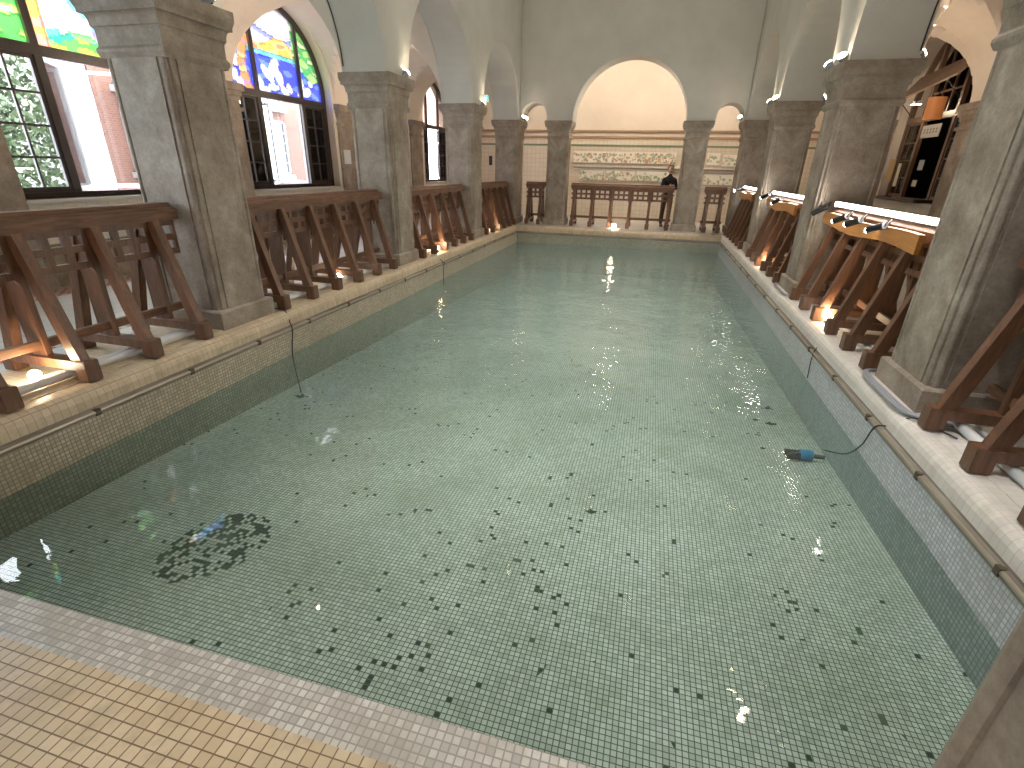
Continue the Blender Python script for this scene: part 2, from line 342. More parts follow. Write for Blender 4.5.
# ------------------------------------------------------------------ arch walls
def arch_wall(fn, u0, u1, zt, t0, t1, ops, zb=SPR, seg=28, closed_bottom=True):
    """wall in plane (u,z) with thickness t0..t1; ops = (ua, ub, spring, sill) round-headed openings; zb = wall bottom"""
    b = MB(); P = lambda u,z,t: fn(u,z,t)
    def quad(ua,za,ub,zb_,uc,zc,ud,zd):
        for t, rev in ((t0, 0), (t1, 1)):
            vs = [P(ua,za,t),P(ub,zb_,t),P(uc,zc,t),P(ud,zd,t)]; b.add(vs, [(0,1,2,3) if not rev else (3,2,1,0)])
    cur = u0
    for (a, c, sp, sill) in sorted(ops):
        if a > cur+1e-6:
            quad(cur,zb,a,zb,a,zt,cur,zt); b.add([P(cur,zb,t0),P(a,zb,t0),P(a,zb,t1),P(cur,zb,t1)], [(0,1,2,3)])
        r = (c-a)/2; m_ = (a+c)/2
        pts = [(m_-r*math.cos(PI*i/seg), sp+r*math.sin(PI*i/seg)) for i in range(seg+1)]
        for i in range(seg):
            (p,pz),(q,qz) = pts[i], pts[i+1]
            quad(p,pz,q,qz,q,zt,p,zt)
            b.add([P(p,pz,t0),P(q,qz,t0),P(q,qz,t1),P(p,pz,t1)], [(0,1,2,3)], 0, True)
        for uu in (a, c):
            lo = max(sill, zb)
            if sp > lo: b.add([P(uu,lo,t0),P(uu,sp,t0),P(uu,sp,t1),P(uu,lo,t1)], [(0,1,2,3)])
        if sill > zb:
            quad(a,zb,c,zb,c,sill,a,sill); b.add([P(a,sill,t0),P(c,sill,t0),P(c,sill,t1),P(a,sill,t1)], [(0,1,2,3)])
            b.add([P(a,zb,t0),P(c,zb,t0),P(c,zb,t1),P(a,zb,t1)], [(0,1,2,3)])
        cur = c
    if cur < u1-1e-6:
        quad(cur,zb,u1,zb,u1,zt,cur,zt); b.add([P(cur,zb,t0),P(u1,zb,t0),P(u1,zb,t1),P(cur,zb,t1)], [(0,1,2,3)])
    b.add([P(u0,zt,t0),P(u1,zt,t0),P(u1,zt,t1),P(u0,zt,t1)], [(0,1,2,3)])
    for uu in (u0, u1): b.add([P(uu,zb,t0),P(uu,zt,t0),P(uu,zt,t1),P(uu,zb,t1)], [(0,1,2,3)])
    return b
BAYS = [(-.02, 3.14), (3.90, 7.06), (7.82, 10.98), (11.74, 14.90)]
ZT = 7.4
ops = [(a, c, SPR, 0) for a, c in BAYS]
b = arch_wall(lambda u,z,t: (t,u,z), -3.9, YF+CW, ZT, S0-.01, S1+.01, ops); struct(b.build('wall_left', M['plaster']), 'plastered upper wall above the left arcade')
b = arch_wall(lambda u,z,t: (W-t,u,z), -3.9, YF+CW, ZT, S0-.01, S1+.01, ops); struct(b.build('wall_right', M['plaster']), 'plastered upper wall above the right arcade')
EF = [(.63, 1.37), (4.50, 5.24)]
fops = [(-.14, .63, SPR+.08, 0), (1.37, 4.50, SPR, 0), (5.24, 5.94, SPR+.08, 0)]
b = arch_wall(lambda u,z,t: (u,t,z), S0, mx(S0), ZT, YF, YF+CW, fops); struct(b.build('wall_far', M['plaster']), 'plastered wall with three arches at the far end')
nops = [(-.14, .63, SPR+.08, 0), (1.37, 4.50, SPR, 0), (5.24, 5.94, SPR+.08, 0)]
b = arch_wall(lambda u,z,t: (u,t,z), S0, mx(S0), ZT, -.14, -.14-CW, nops); struct(b.build('wall_near', M['plaster']), 'plastered wall with arches at the near end')
b = MB(); b.box(-4.2, W+4.2, -4.1, 18.9, ZT, ZT+.2); struct(b.build('ceiling', M['plaster']), 'plain plastered ceiling of the hall')
# aisle roofs (groin vaults) and transverse arches
XR = mx(XO)
def vault(name, x0, x1, y0, y1):
    b = MB(); nx, ny = 26, 30; rx = (x1-x0)/2; ry = (y1-y0)/2; vs = []
    for i in range(nx+1):
        for j in range(ny+1):
            x = -math.cos(PI*i/nx)*rx; y = -math.cos(PI*j/ny)*ry
            z = SPR + max(math.sqrt(max(rx*rx-x*x, 0)), math.sqrt(max(ry*ry-y*y, 0))); vs.append(((x0+x1)/2+x, (y0+y1)/2+y, z))
    fs = [(i*(ny+1)+j, (i+1)*(ny+1)+j, (i+1)*(ny+1)+j+1, i*(ny+1)+j+1) for i in range(nx) for j in range(ny)]
    b.add(vs, fs); o = b.build(name, M['plaster_warm']); return struct(o)
k = 1
for side in (0, 1):
    for (a, c) in BAYS:
        x0, x1 = (XO, S1) if side == 0 else (mx(S1), XR)
        vault('ceiling_vault', x0, x1, a, c)
    for y in [-.78]+COLY+[14.90]:
        f = (lambda u,z,t: (u,t,z)) if side == 0 else (lambda u,z,t: (W-u,t,z))
        b = arch_wall(f, XO-.01, S1+.01, 5.2, y, y+CW, [(XO, S1, SPR, 0)])
        struct(b.build('wall_transverse', M['plaster_warm']))
# outer walls with window openings
WS = SPR + .10      # springing of the window heads
wc = lambda i: (BAYS[i][0]+BAYS[i][1])/2 - .06 if i < 4 else 17.15
wr = lambda i: 1.52 if i < 4 else 1.22
wops = [(wc(i)-wr(i), wc(i)+wr(i), WS, 1.10) for i in range(5)]
for side, nm in ((0, 'wall_outer_left'), (1, 'wall_outer_right')):
    f = (lambda u,z,t: (t,u,z)) if side == 0 else (lambda u,z,t: (W-t,u,z))
    b = arch_wall(f, -3.9, 18.8, 5.2, XO, XO-.45, wops if side == 0 else wops[:4], zb=0); struct(b.build(nm, M['plaster_warm']))
    # tiled wainscot, stone piers with mouldings between windows
    b = MB(); s = (lambda x: x) if side == 0 else mx
    xa, xb = sorted((s(XO), s(XO+.012)))
    b.box(xa, xb, -3.5, 14.9, .55, 1.04); xb2, xa2 = sorted((s(XO), s(XO+.02)), reverse=True)
    struct(b.build('trim_7' if side == 0 else 'trim_8', M['wallwhite']), 'cream tile wainscot under the windows')
    b = MB(); xa, xb = sorted((s(XO), s(XO+.02))); b.box(xa, xb, -3.5, 14.9, 0, .54)
    struct(b.build('baseboard_left' if side == 0 else 'baseboard_right', M['dado']), 'mottled brown marble skirting of the outer wall')
    for y in [-.78]+COLY+[14.90]:
        b = MB(); xa, xb = sorted((s(XO-.02), s(XO+.05))); b.box(xa, xb, y-.02, y+CW+.02, 0, 2.5)
        for (pz0, pz1, pr) in ((0,.2,.09),(2.44,2.50,.09),(2.60,2.68,.07),(2.68,2.76,.10),(2.76,2.88,.15)):
            xa, xb = sorted((s(XO-.02), s(XO+pr))); b.box(xa, xb, y-.02-pr*.5+.02, y+CW+.0+pr*.5, pz0, pz1)
        xa, xb = sorted((s(XO-.02), s(XO+.045))); b.box(xa, xb, y-.01, y+CW+.01, 2.5, 2.6)
        struct(b.build('trim_pilaster', M['stone']), 'brown stone pilaster between windows')
    # window sill
    for (a, c, _, _) in (wops if side == 0 else wops[:4]):
        b = MB(); xa, xb = sorted((s(XO-.42), s(XO+.05))); b.box(xa, xb, a-.0, c+.0, 1.05, 1.10, bev=.008)
        struct(b.build('trim_sill', M['plaster']), 'pale window sill')
# end aisle back wall
b = MB(); b.box(-4.1, W+4.1, 18.6, 18.75, 0, 7.4); struct(b.build('wall_back', M['plaster_warm']), 'warm plaster wall behind the far arcade')
b = MB(); b.box(-4.1, W+4.1, -4.05, -3.9, 0, 7.4); struct(b.build('wall_front', M['plaster_warm']), 'plaster wall behind the camera')
b = MB(); b.box(XO, XR, 18.59, 18.6, 0, 2.6); struct(b.build('trim_9', M['wallwhite_x']), 'cream tiled lower part of the back wall')
b = MB(); b.box(XO, XR, 18.53, 18.6, 2.80, 2.87, bev=.01); b.box(XO, XR, 18.55, 18.6, 2.60, 2.68, bev=.01); struct(b.build('trim_10', M['brown_trim']), 'double brown moulding on the back wall')
b = MB(); b.box(XO, XR, 18.57, 18.6, 2.36, 2.42); struct(b.build('trim_11', M['green_trim']), 'green glazed line on the back wall')
b = MB()
b.box(XO, XR, 15.86, 18.6, 5.1, 5.2); b.box(XO-.4, S1, -3.9, 18.8, 5.2, 5.35); b.box(mx(S1), XR+.4, -3.9, 18.8, 5.2, 5.35); b.box(XO, XR, -3.9, -.9, 5.1, 5.2)
struct(b.build('ceiling_aisle', M['plaster_warm']), 'flat ceiling of the surrounding aisle')

# ------------------------------------------------------------------ stone columns
def column(x, y, w, label, wy=None, z0=0.0, group='stone columns around the pool'):
    wy = wy or w
    t = empty('stone_column', (x, y, z0)); tag(t, label, 'column', group)
    hx = w/2; d = (wy-w)/2; z = lambda v: v - z0
    b = MB(); b.ringloft(0, 0, [(hx, 0), (hx, .175), (hx-.015, .19), (hx-.035, .195)] if z0 == 0 else [(hx,0),(hx,z(.175)),(hx-.015,z(.19)),(hx-.035,z(.195))], sy=d); b.build('plinth', M['stone'], t)
    # shaft with beaded corners
    h = hx - .035; c = [(h-.105,h),(h-.105,h-.012),(h-.085,h-.012)]
    for i in range(6):
        a = PI/2 - i*PI/10; c.append((h-.062+.022*math.cos(PI-i*PI/5)*1.0, h-.014+.012*math.sin(i*PI/5)))
    c += [(h-.04,h-.03),(h-.03,h-.04)]
    full = c + [(q, p) for p, q in reversed(c[:-2])]
    ring = []
    for kx, ky, rev in ((1,1,0),(1,-1,1),(-1,-1,0),(-1,1,1)):
        seq = full if not rev else full[::-1]
        ring += [(kx*p, ky*(q+d)) for p, q in seq]
    n = len(ring); b = MB(); vs = [(p,q,z(.19)) for p,q in ring] + [(p,q,z(2.52)) for p,q in ring]
    b.add(vs, [(i, i+n, (i+1)%n+n, (i+1)%n) for i in range(n)]); b.build('shaft', M['stone'], t)
    b = MB(); cp = [(h,2.40),(h+.015,2.42),(h+.028,2.44),(h+.028,2.465),(h+.012,2.48),(h+.002,2.49),(h+.002,2.60),(h+.012,2.62),(h+.03,2.63)]
    for i in range(7): a = i/6*PI/2; cp.append((h+.03+.05*(1-math.cos(a)), 2.64+.08*math.sin(a)))
    cp += [(h+.10,2.72),(h+.10,2.745),(h+.108,2.76),(h+.125,2.79),(h+.13,2.815),(h+.13,2.88)]
    b.ringloft(0, 0, [(h+(p-h)*.68, z(q)) for p, q in cp], sy=d); b.build('capital', M['stone'], t)
    return t
names = ['nearest', 'second nearest', 'third']
xl = (S0+S1)/2; xr = mx(xl)
column(xl, COLY[0]+CW/2, CW, 'large grey stone column nearest the camera on the left, between two stained glass windows')
column(xl, COLY[1]+CW/2, CW, 'stone column in the middle of the left arcade, right of the lake stained glass window')
column(xl, COLY[2]+CW/2, CW, 'slim looking third column of the left arcade, before the green exit sign')
column(xr, COLY[0]+CW/2, CW, 'stone column on the right side nearest the camera, with grey cables around its base')
column(xr, COLY[1]+CW/2, CW, 'dark brown topped stone column in the middle of the right arcade')
column(xr, COLY[2]+CW/2, CW, 'third stone column of the right arcade from the near end')
column(xl+.0, 14.9+.48, CW-.02, 'corner pier where the left arcade meets the far end, with two small lamps on top', wy=.96)
column(xr-.0, 14.9+.48, CW-.02, 'corner pier where the right arcade meets the far end', wy=.96)
column(.97, YF+.36, .69, 'left column of the far arcade beside a red box')
column(4.83, YF+.36, .69, 'right column of the far arcade with a person beside it')
column(4.83, -.43, .74, 'column cut off by the bottom right corner of the photo at the near end', z0=ZE)

# ------------------------------------------------------------------ balustrades
def balustrade(origin, rz, length, ys, label, mirror=False, pipe=True, white=True):
    """local frame: runs along +y, pool side is +x"""
    t = empty('wooden_balustrade', origin, rz); tag(t, label, 'balustrade', 'wooden balustrades between the columns')
    # rail
    b = MB(); sec = [(-.14,1.08),(.14,1.08),(.14,1.165),(.11,1.185),(.08,1.19),(.06,1.225),(-.06,1.225),(-.08,1.19),(-.11,1.185),(-.14,1.165)]
    n = len(sec); y0, y1 = .015, length-.015
    b.add([(x,y0,z) for x,z in sec]+[(x,y1,z) for x,z in sec], [(i,(i+1)%n,(i+1)%n+n,i+n) for i in range(n)]+[tuple(range(n))[::-1], tuple(range(n,2*n))])
    b.build('top_rail', M['wood_y'], t)
    for y in ys:
        g_ = empty('trestle', (0, y, 0)); g_.parent = t
        b = MB(); b.box(-.34,.34,-.05,.05,.085,.16); b.box(.335,.45,-.055,.055,0,.165,bev=.006); b.box(-.45,-.335,-.055,.055,0,.165,bev=.006); b.build('foot', M['wood'], g_)
        for sx in (1, -1):
            b = MB(); b.add([(sx*x,yy,z) for yy in (-.036,.036) for x,z in ((.40,.15),(.30,.15),(.055,1.09),(.14,1.09))], [(0,1,2,3),(7,6,5,4),(0,4,5,1),(1,5,6,2),(2,6,7,3),(3,7,4,0)])
            recalc(b.build('strut', M['wood'], g_))
        b = MB(); b.box(-.13,.04,-.022,.022,.15,1.09); b.build('post', M['wood'], g_)
    # lattice
    b = MB(); zz = (.795, .925, 1.055)
    for z in zz: b.box(.045,.08,y0+.01,y1-.01,z-.027,z+.027)
    edges = [y0]+list(ys)+[y1]
    for i in range(len(edges)-1):
        a = edges[i] + (.045 if i else 0); c = edges[i+1] - (.045 if i < len(edges)-2 else 0)
        if c - a < .1: continue
        k = max(1, round((c-a)/.15)) 
        for j in range(k+1):
            yy = a+(c-a)*j/k; wv = .028 if 0 < j < k else .04
            b.box(.046,.079,max(y0+.01,yy-wv),min(y1-.01,yy+wv),.781,1.069)
        # curved brackets under the lattice
        for yy, sg in ([(a, 1)] if i else [])+([(c, -1)] if i < len(edges)-2 else []):
            pts = [(yy, .79), (yy+sg*.09, .79)] + [(yy+sg*(.09-.09*math.sin(u*PI/8)), .70+.09*math.cos(u*PI/8)) for u in range(5)]
            m_ = len(pts); b.add([(.047,p,q) for p,q in pts]+[(.078,p,q) for p,q in pts], [tuple(range(m_)), tuple(range(m_,2*m_))[::-1]]+[(i2,(i2+1)%m_,(i2+1)%m_+m_,i2+m_) for i2 in range(m_)])
    b.build('lattice', M['wood'], t)
    b = MB(); b.box(-.022,.022,y0,y1,.22,.29,bev=.004); b.build('stretcher', M['wood_y'], t)
    return t
TY = [.15+.55*i for i in range(6)]
bl = ['near left balustrade cut off by the left photo edge, a bright lamp between its feet',
      'left balustrade below the lake stained glass window, second from the near end',
      'left balustrade between the middle and third left columns',
      'left balustrade nearest the far end, under the green exit sign']
br = ['right balustrade at the near corner, mostly cut off by the right edge of the photo',
      'right balustrade with the long tube light and four black spotlights on its rail',
      'right balustrade between the second and third columns, with a short tube light',
      'right balustrade nearest the far end']
for (a, c), l1, l2 in zip(BAYS, bl, br):
    balustrade((xl, a, 0.006), 0, c-a, TY, l1)
    o = balustrade((xr, c, 0.006), PI, c-a, [c-a-y for y in TY], l2)
balustrade((1.40, YF+.45, 0.0), -PI/2, 3.07, [.12+.566*i for i in range(6)], 'dark balustrade in the wide middle arch at the far end')
balustrade((-.02, YF+.45, 0.0), -PI/2, .62, [.12,.50], 'short dark balustrade in the small left arch at the far end')
balustrade((5.28, YF+.45, 0.0), -PI/2, .62, [.12,.50], 'short dark balustrade in the small right arch at the far end')
for i, (a, c) in enumerate(BAYS):
    for sd in (0, 1):
        x = xl+.22 if sd == 0 else mx(xl+.22)
        b = MB(); b.tube([(x,a+.03,.045),(x,c-.03,.045)], .032, 12); b.tube([(x+.11*(1 if sd else -1),a+.03,.035),(x+.11*(1 if sd else -1),c-.03,.035)], .02, 10)
        o = b.build('white_pipe', M['white_pl'])
        tag(o, ['white pipes passing under the feet of the near left balustrade','white pipes under the left balustrade by the lake window','white pipes under the third left balustrade','white pipes under the left balustrade nearest the far end'][i] if sd == 0 else
            ['white pipes under the near right balustrade feet','white pipes under the right balustrade with the long tube light','white pipes under the right balustrade with the short tube light','white pipes under the right balustrade nearest the far end'][i], 'pipe', 'pipes under the balustrades')

# ------------------------------------------------------------------ lamps
def add_light(kind, loc, energy, col=(1,.82,.6), size=.06, rot=None, parent=None, spot=None):
    d = bpy.data.lights.new('light', kind); d.energy = energy; d.color = col
    if kind in ('POINT', 'SPOT'): d.shadow_soft_size = size
    if kind == 'AREA': d.shape = 'RECTANGLE'; d.size, d.size_y = size
    if spot: d.spot_size = spot; d.spot_blend = .8
    o = bpy.data.objects.new('lamp_light', d); C.objects.link(o); o.location = loc
    if rot: o.rotation_euler = rot
    if parent: o.parent = parent
    return o
def floodlight(loc, aim, label, energy=22, col=(1,.80,.56), group='small floodlights on the column tops', r=.045, kind='SPOT'):
    t = empty('floodlight', loc); tag(t, label, 'lamp', group); r *= 1.3  # bulbs enlarged to stand for the glare around the lamps
    a = Vector(aim).normalized(); q = a.to_track_quat('-Z', 'Y').to_matrix().to_4x4()
    b = MB()
    bm = bmesh.new(); bmesh.ops.create_cone(bm, cap_ends=True, segments=16, radius1=r, radius2=r*.6, depth=.09); b.bm(bm, 0, False, q @ Matrix.Translation((0,0,.05)))
    o = b.build('housing', M['grey'], t)
    b = MB(); bm = bmesh.new(); bmesh.ops.create_uvsphere(bm, u_segments=14, v_segments=8, radius=r*.92); b.bm(bm, 0, True, q @ Matrix.Diagonal((1,1,.45,1)))
    b.build('bulb', M['bulb'], t)
    b = MB(); b.beam((0,0,-.07),(0,0,-.0),.015,.03); b.build('bracket', M['black'], t)
    if energy:
        p = a*.06
        add_light(kind, p, energy, col, .05, a.to_track_quat('-Z','Y').to_euler(), t, spot=math.radians(150) if kind == 'SPOT' else None)
    return t
zc = SPR+.075
for i, y in enumerate(COLY):
    n_ = ['nearest', 'middle', 'third'][i]
    floodlight((-.12, y+.56, zc), (.7,.5,.9), f'small floodlight on top of the {n_} left column, on its pool side', 11)
    floodlight((mx(-.12), y+.10, zc), (-.7,-.5,.9), f'small floodlight on the near corner of the {n_} right column top', 11)
    floodlight((mx(-.12), y+.66, zc), (-.7,.5,.9), f'small floodlight on the far corner of the {n_} right column top', 11)
    # aisle side lamps wash the vaults
    floodlight((S1-.05, y+.38, zc), (-1,.1,.8), f'floodlight behind the {n_} left column top lighting the vault', 70, (1,.78,.60))
    floodlight((mx(S1)+.02, y+.04, zc), (1,-.1,.8), f'floodlight behind the {n_} right column top lighting the vault', 70, (1,.74,.52))
floodlight((.0, 14.86, zc), (.6,-.6,.8), 'left of the two small lamps on the far left corner pier', 9)
floodlight((.0, 14.6+.62, zc), (.8,-.3,.6), 'right of the two small lamps on the far left corner pier', 0)
floodlight((W-.0, 14.86, zc), (-.6,-.6,.8), 'small lamp on the far right corner pier', 9)
floodlight((5.93, 4.20, 4.05), (-1,0,-.3), 'floodlight high on the right wall above the arch, outside the photo frame', 25, group='high wall floodlights', kind='SPOT')
floodlight((5.93, 4.75, 4.30), (-1,0,-.3), 'second high floodlight on the right wall above the arch', 25, group='high wall floodlights')
floodlight((-.12, 3.62, 3.43), (1,0,-.2), 'floodlight on the left wall above the nearest column', 25, group='high wall floodlights')
# coping lamps between trestle feet
def floor_lamp(loc, label, e=6, col=(1,.72,.42), br=.042):
    t = empty('ground_lamp', loc); tag(t, label, 'lamp', 'small lamps on the coping')
    b = MB(); b.ringloft(0,0,[(.035,0),(.035,.01),(.02,.02),(.02,.04)]); b.build('base', M['black'], t)
    b = MB(); bm = bmesh.new(); bmesh.ops.create_uvsphere(bm, u_segments=14, v_segments=10, radius=br); b.bm(bm, 0, True, Matrix.Translation((0,0,.07))); b.build('bulb', M['bulb'], t)
    if e: add_light('POINT', (0,0,.13), e, col, .04, None, t)
floor_lamp((-.46, 1.60, .006), 'bright lamp between the feet of the near left balustrade', 5)
floor_lamp((-.46, 5.66, .006), 'lamp between the feet of the balustrade below the lake window', 5)
floor_lamp((-.22, 8.80, .006), 'lamp between the feet of the third left balustrade', 5)
floor_lamp((-.22, 12.55, .006), 'lamp by the feet of the left balustrade nearest the far end', 5)
floor_lamp((2.84, 14.98, .0), 'bright lamp on the far coping in front of the middle balustrade', 14, (1,.86,.66), .07)  # oversized bulb imitates this lamp's glare
floor_lamp((6.10, 9.50, .006), 'lamp by the feet of the right balustrade below the short tube light', 5)
floor_lamp((6.06, 5.60, .006), 'lamp glowing on the feet of the right balustrade with the long tube light', 5)

# tube lights, amber boards and spotlights on the right balustrades
def tube_light(y0, y1, label, e):
    t = empty('tube_light', (6.22, (y0+y1)/2, 1.24)); tag(t, label, 'lamp', 'tube lights on the right rails'); h = (y1-y0)/2
    b = MB(); b.box(-.022,.022,-h,h,0,.05,bev=.012); b.build('tube', M['tube'], t)
    b = MB(); b.box(.022,.05,-h,h,-.012,.05); b.box(-.02,.05,-h-.015,-h,-.012,.055); b.box(-.02,.05,h,h+.015,-.012,.055); b.build('housing', M['white_pl'], t)
    add_light('AREA', (-.04,0,.03), e, (1,.95,.88), (.05, 2*h), (0, math.radians(90), 0), t)
tube_light(4.22, 6.92, 'long bright white tube light on the rail below the shop window', 22)
tube_light(8.45, 10.9, 'short looking tube light on the middle right rail', 18)
tube_light(12.6, 14.7, 'small distant tube light on the right rail nearest the far end', 12)
def amber(y0, y1, label):
    b = MB(); n = 28; top = []; bot = []
    for i in range(n+1):
        s = i/n; y = y1+(y0-y1)*s
        e = math.sqrt(max(0, 1-(1-min(s/.05, 1))**2))
        top.append((y, 1.10+.055*e+.012*math.sin(s*9))); bot.append((y, 1.09-.085*e+.02*math.sin(s*9+1)))
    ring = top+bot[::-1]; m_ = len(ring)
    b.add([(6.105,y,z) for y,z in ring]+[(6.150,y,z) for y,z in ring], [tuple(range(m_)), tuple(range(m_,2*m_))[::-1]]+[(i,(i+1)%m_,(i+1)%m_+m_,i+m_) for i in range(m_)])
    o = recalc(b.build('wooden_board', M['amber'])); tag(o, label, 'board', 'amber boards on the right rails')
amber(4.24, 6.98, 'round ended amber wooden board on the rail below the long tube light')
amber(8.5, 10.85, 'amber wooden board on the rail below the short tube light')
amber(12.6, 14.7, 'small amber board on the right rail nearest the far end')
def spot(loc, aim, label, lit=True, e=6):
    t = empty('spotlight', loc); tag(t, label, 'spotlight', 'black spotlights on the right rails'); a = Vector(aim).normalized()
    b = MB(); b.tube([-a*.10, a*.09], .035, 16); b.build('barrel', M['black'], t)
    b = MB(); b.tube([-a*.10, Vector((.05,0,.06))-a*.08, (.10,0,.05)], .01, 8); b.build('arm', M['black'], t)
    if lit:
        b = MB(); b.tube([a*.09, a*.105], .028, 16); b.build('lens', M['bulb_spot'], t)
        add_light('SPOT', a*.12, e, (1,.85,.62), .03, a.to_track_quat('-Z','Y').to_euler(), t, spot=math.radians(110))
spot((6.06, 7.02, 1.17), (-.75,.35,-.55), 'unlit black spotlight at the far end of the long tube light', False)
spot((6.04, 6.05, 1.14), (-.4,.9,-.35), 'black spotlight pointing along the amber board, farther of the lit pair')
spot((6.04, 5.62, 1.14), (-.4,.9,-.35), 'black spotlight in the middle of the amber board')
spot((6.04, 4.98, 1.14), (-.4,.9,-.35), 'black spotlight over the near half of the amber board')
spot((6.04, 10.7, 1.2), (-.5,.7,-.4), 'black spotlight at the far end of the short tube light')
spot((6.04, 9.6, 1.16), (-.5,.7,-.4), 'black spotlight in the middle of the short tube light')
spot((6.04, 14.6, 1.2), (-.6,-.3,-.2), 'black spotlight on the right rail nearest the far end')

# ------------------------------------------------------------------ windows on the left
def lilies(s, t, pts):
    for (cx, cy, rx, ry, a) in pts:
        dx, dy = s-cx, t-cy; ca, sa = math.cos(a), math.sin(a); u = (dx*ca+dy*sa)/rx; v = (-dx*sa+dy*ca)/ry
        if u*u+v*v < 1: return u*u+v*v
    return None
LP = [(.30,.10,.05,.09,.2),(.40,.22,.04,.11,.5),(.47,.30,.05,.13,-.3),(.52,.20,.04,.10,.1),(.45,.08,.06,.04,0),(.56,.06,.04,.07,.5),(.36,.03,.05,.05,0),
      (.10,.30,.05,.08,.3),(.06,.14,.06,.07,-.3),(.14,.07,.05,.05,.4),(.76,.22,.03,.09,.2),(.82,.10,.05,.07,-.4),(.88,.24,.03,.07,0),(.74,.05,.04,.04,0),(.62,.10,.03,.06,.3)]
def design_lake(s, t):
    w = math.sin(s*31+math.sin(t*17)*2)*.5+math.sin(t*43+s*9)*.5
    if .17 < s+.04*math.sin(t*6) < .245 and t < .78: return (.95,.42,.12) if w > .1 else (.62,.35,.55) if w > -.4 else (.9,.75,.25)
    if t > .80 - .5*abs(s-.2) and s < .36: return (.10,.62,.12) if w > -.1 else (.75,.95,.25)
    if s > .70 and t > .34 + .1*math.sin(s*12): return (.45,.85,.25) if w > .2 else (.12,.55,.18) if w > -.5 else (.8,.95,.5)
    if t < .42:
        q = lilies(s, t, LP)
        if q is not None: return (.97,.98,1.0) if q < .75 else (.75,.85,.95)
        return (.07,.12,.85) if w > -.5 else (.2,.35,.95)
    if t < .48: return (.15,.6,.5) if w > 0 else (.25,.75,.85)
    if t < .60 + .06*math.sin(s*14): return (1,.62,.12) if w > .1 else (.98,.85,.3) if w > -.5 else (.9,.4,.2)
    if abs(t-.68-.05*math.sin(s*8)) < .025: return (.35,.45,.9)
    if abs(t-.74-.05*math.sin(s*6+1)) < .012: return (.55,.65,.9)
    return (.96,.97,1.0) if w > -.6 else (.85,.92,1.0)
def design_river(s, t):
    w = math.sin(s*31+math.sin(t*17)*2)*.5+math.sin(t*43+s*9)*.5
    if s < .28: return (.12,.62,.10) if w > -.2 else (.65,.95,.2) if w > -.6 else (.35,.85,.6)
    if s < .345: return (.98,.55,.12) if w > -.2 else (.95,.45,.35)
    d = (s-.46) + (t-.20)*.42
    if t < .07+.05*math.sin(s*16): return (.15,.65,.12) if w > -.1 else (.6,.85,.1)
    if t < .12+.05*math.sin(s*16): return (.0,.6,.35) if w > 0 else (.3,.85,.3)
    if abs(d) < .10+.02*math.sin(t*30): return (.98,.98,1.0)
    if abs(d-.17) < .03: return (.97,.98,1)
    if s > .72 and t > .2: return (.3,.8,.3) if w > 0 else (.15,.55,.2)
    if d > 0: return (.25,.65,.95) if w > -.1 else (.4,.35,.85) if w > -.6 else (.1,.45,.85)
    return (.15,.75,.85) if w > -.2 else (.45,.8,1)
def in_arch(y, z, c, r): return (abs(y-c) < r) and (z < WS or (y-c)**2+(z-WS)**2 < r*r)
def arc_band(b, c, ro, ri, xa, xb, z0, seg=32):
    """frame of the window: jambs plus round head"""
    def path(r): return [(c-r, z0)]+[(c-r*math.cos(PI*i/seg), WS+r*math.sin(PI*i/seg)) for i in range(seg+1)]+[(c+r, z0)]
    o, i_ = path(ro), path(ri); n = len(o)
    vs = [(xa,y,z) for y,z in o]+[(xa,y,z) for y,z in i_]+[(xb,y,z) for y,z in o]+[(xb,y,z) for y,z in i_]
    fs = []
    for k in range(n-1):
        fs += [(k,k+1,n+k+1,n+k), (2*n+k,3*n+k,3*n+k+1,2*n+k+1), (n+k,n+k+1,3*n+k+1,3*n+k), (k,2*n+k,2*n+k+1,k+1)]
    b.add(vs, fs)
def muntins(b, xa, xb, y0, y1, z0, z1, ny, nz, w=.013):
    for i in range(1, ny): y = y0+(y1-y0)*i/ny; b.box(xa,xb,y-w,y+w,z0,z1)
    for j in range(1, nz): z = z0+(z1-z0)*j/nz; b.box(xa+.002,xb-.002,y0,y1,z-w,z+w)
def sash(parent, xh, y0, y1, z0, z1, ang=0, hinge='lo', nz=4, name='casement', m='wood_dark', ny=2):
    """casement leaf: local frame hinged at y0 (or y1), turned about z by ang"""
    w = y1-y0; t = empty(name, (xh, y0 if hinge == 'lo' else y1, 0), ang); t.parent = parent; s = 1 if hinge == 'lo' else -1
    ya, yb = sorted((0, s*w)); b = MB(); f = .045
    b.box(-.02,.02,ya,ya+f,z0,z1); b.box(-.02,.02,yb-f,yb,z0,z1); b.box(-.02,.02,ya+f,yb-f,z0,z0+f+.02); b.box(-.02,.02,ya+f,yb-f,z1-f,z1)
    muntins(b, -.015,.015,ya+f,yb-f,z0+f,z1-f,ny,nz); b.build('sash_frame', M[m], t)
    b = MB(); b.box(-.003,.003,ya+f,yb-f,z0+f,z1-f); b.build('pane', M['glass'], t)
    return t
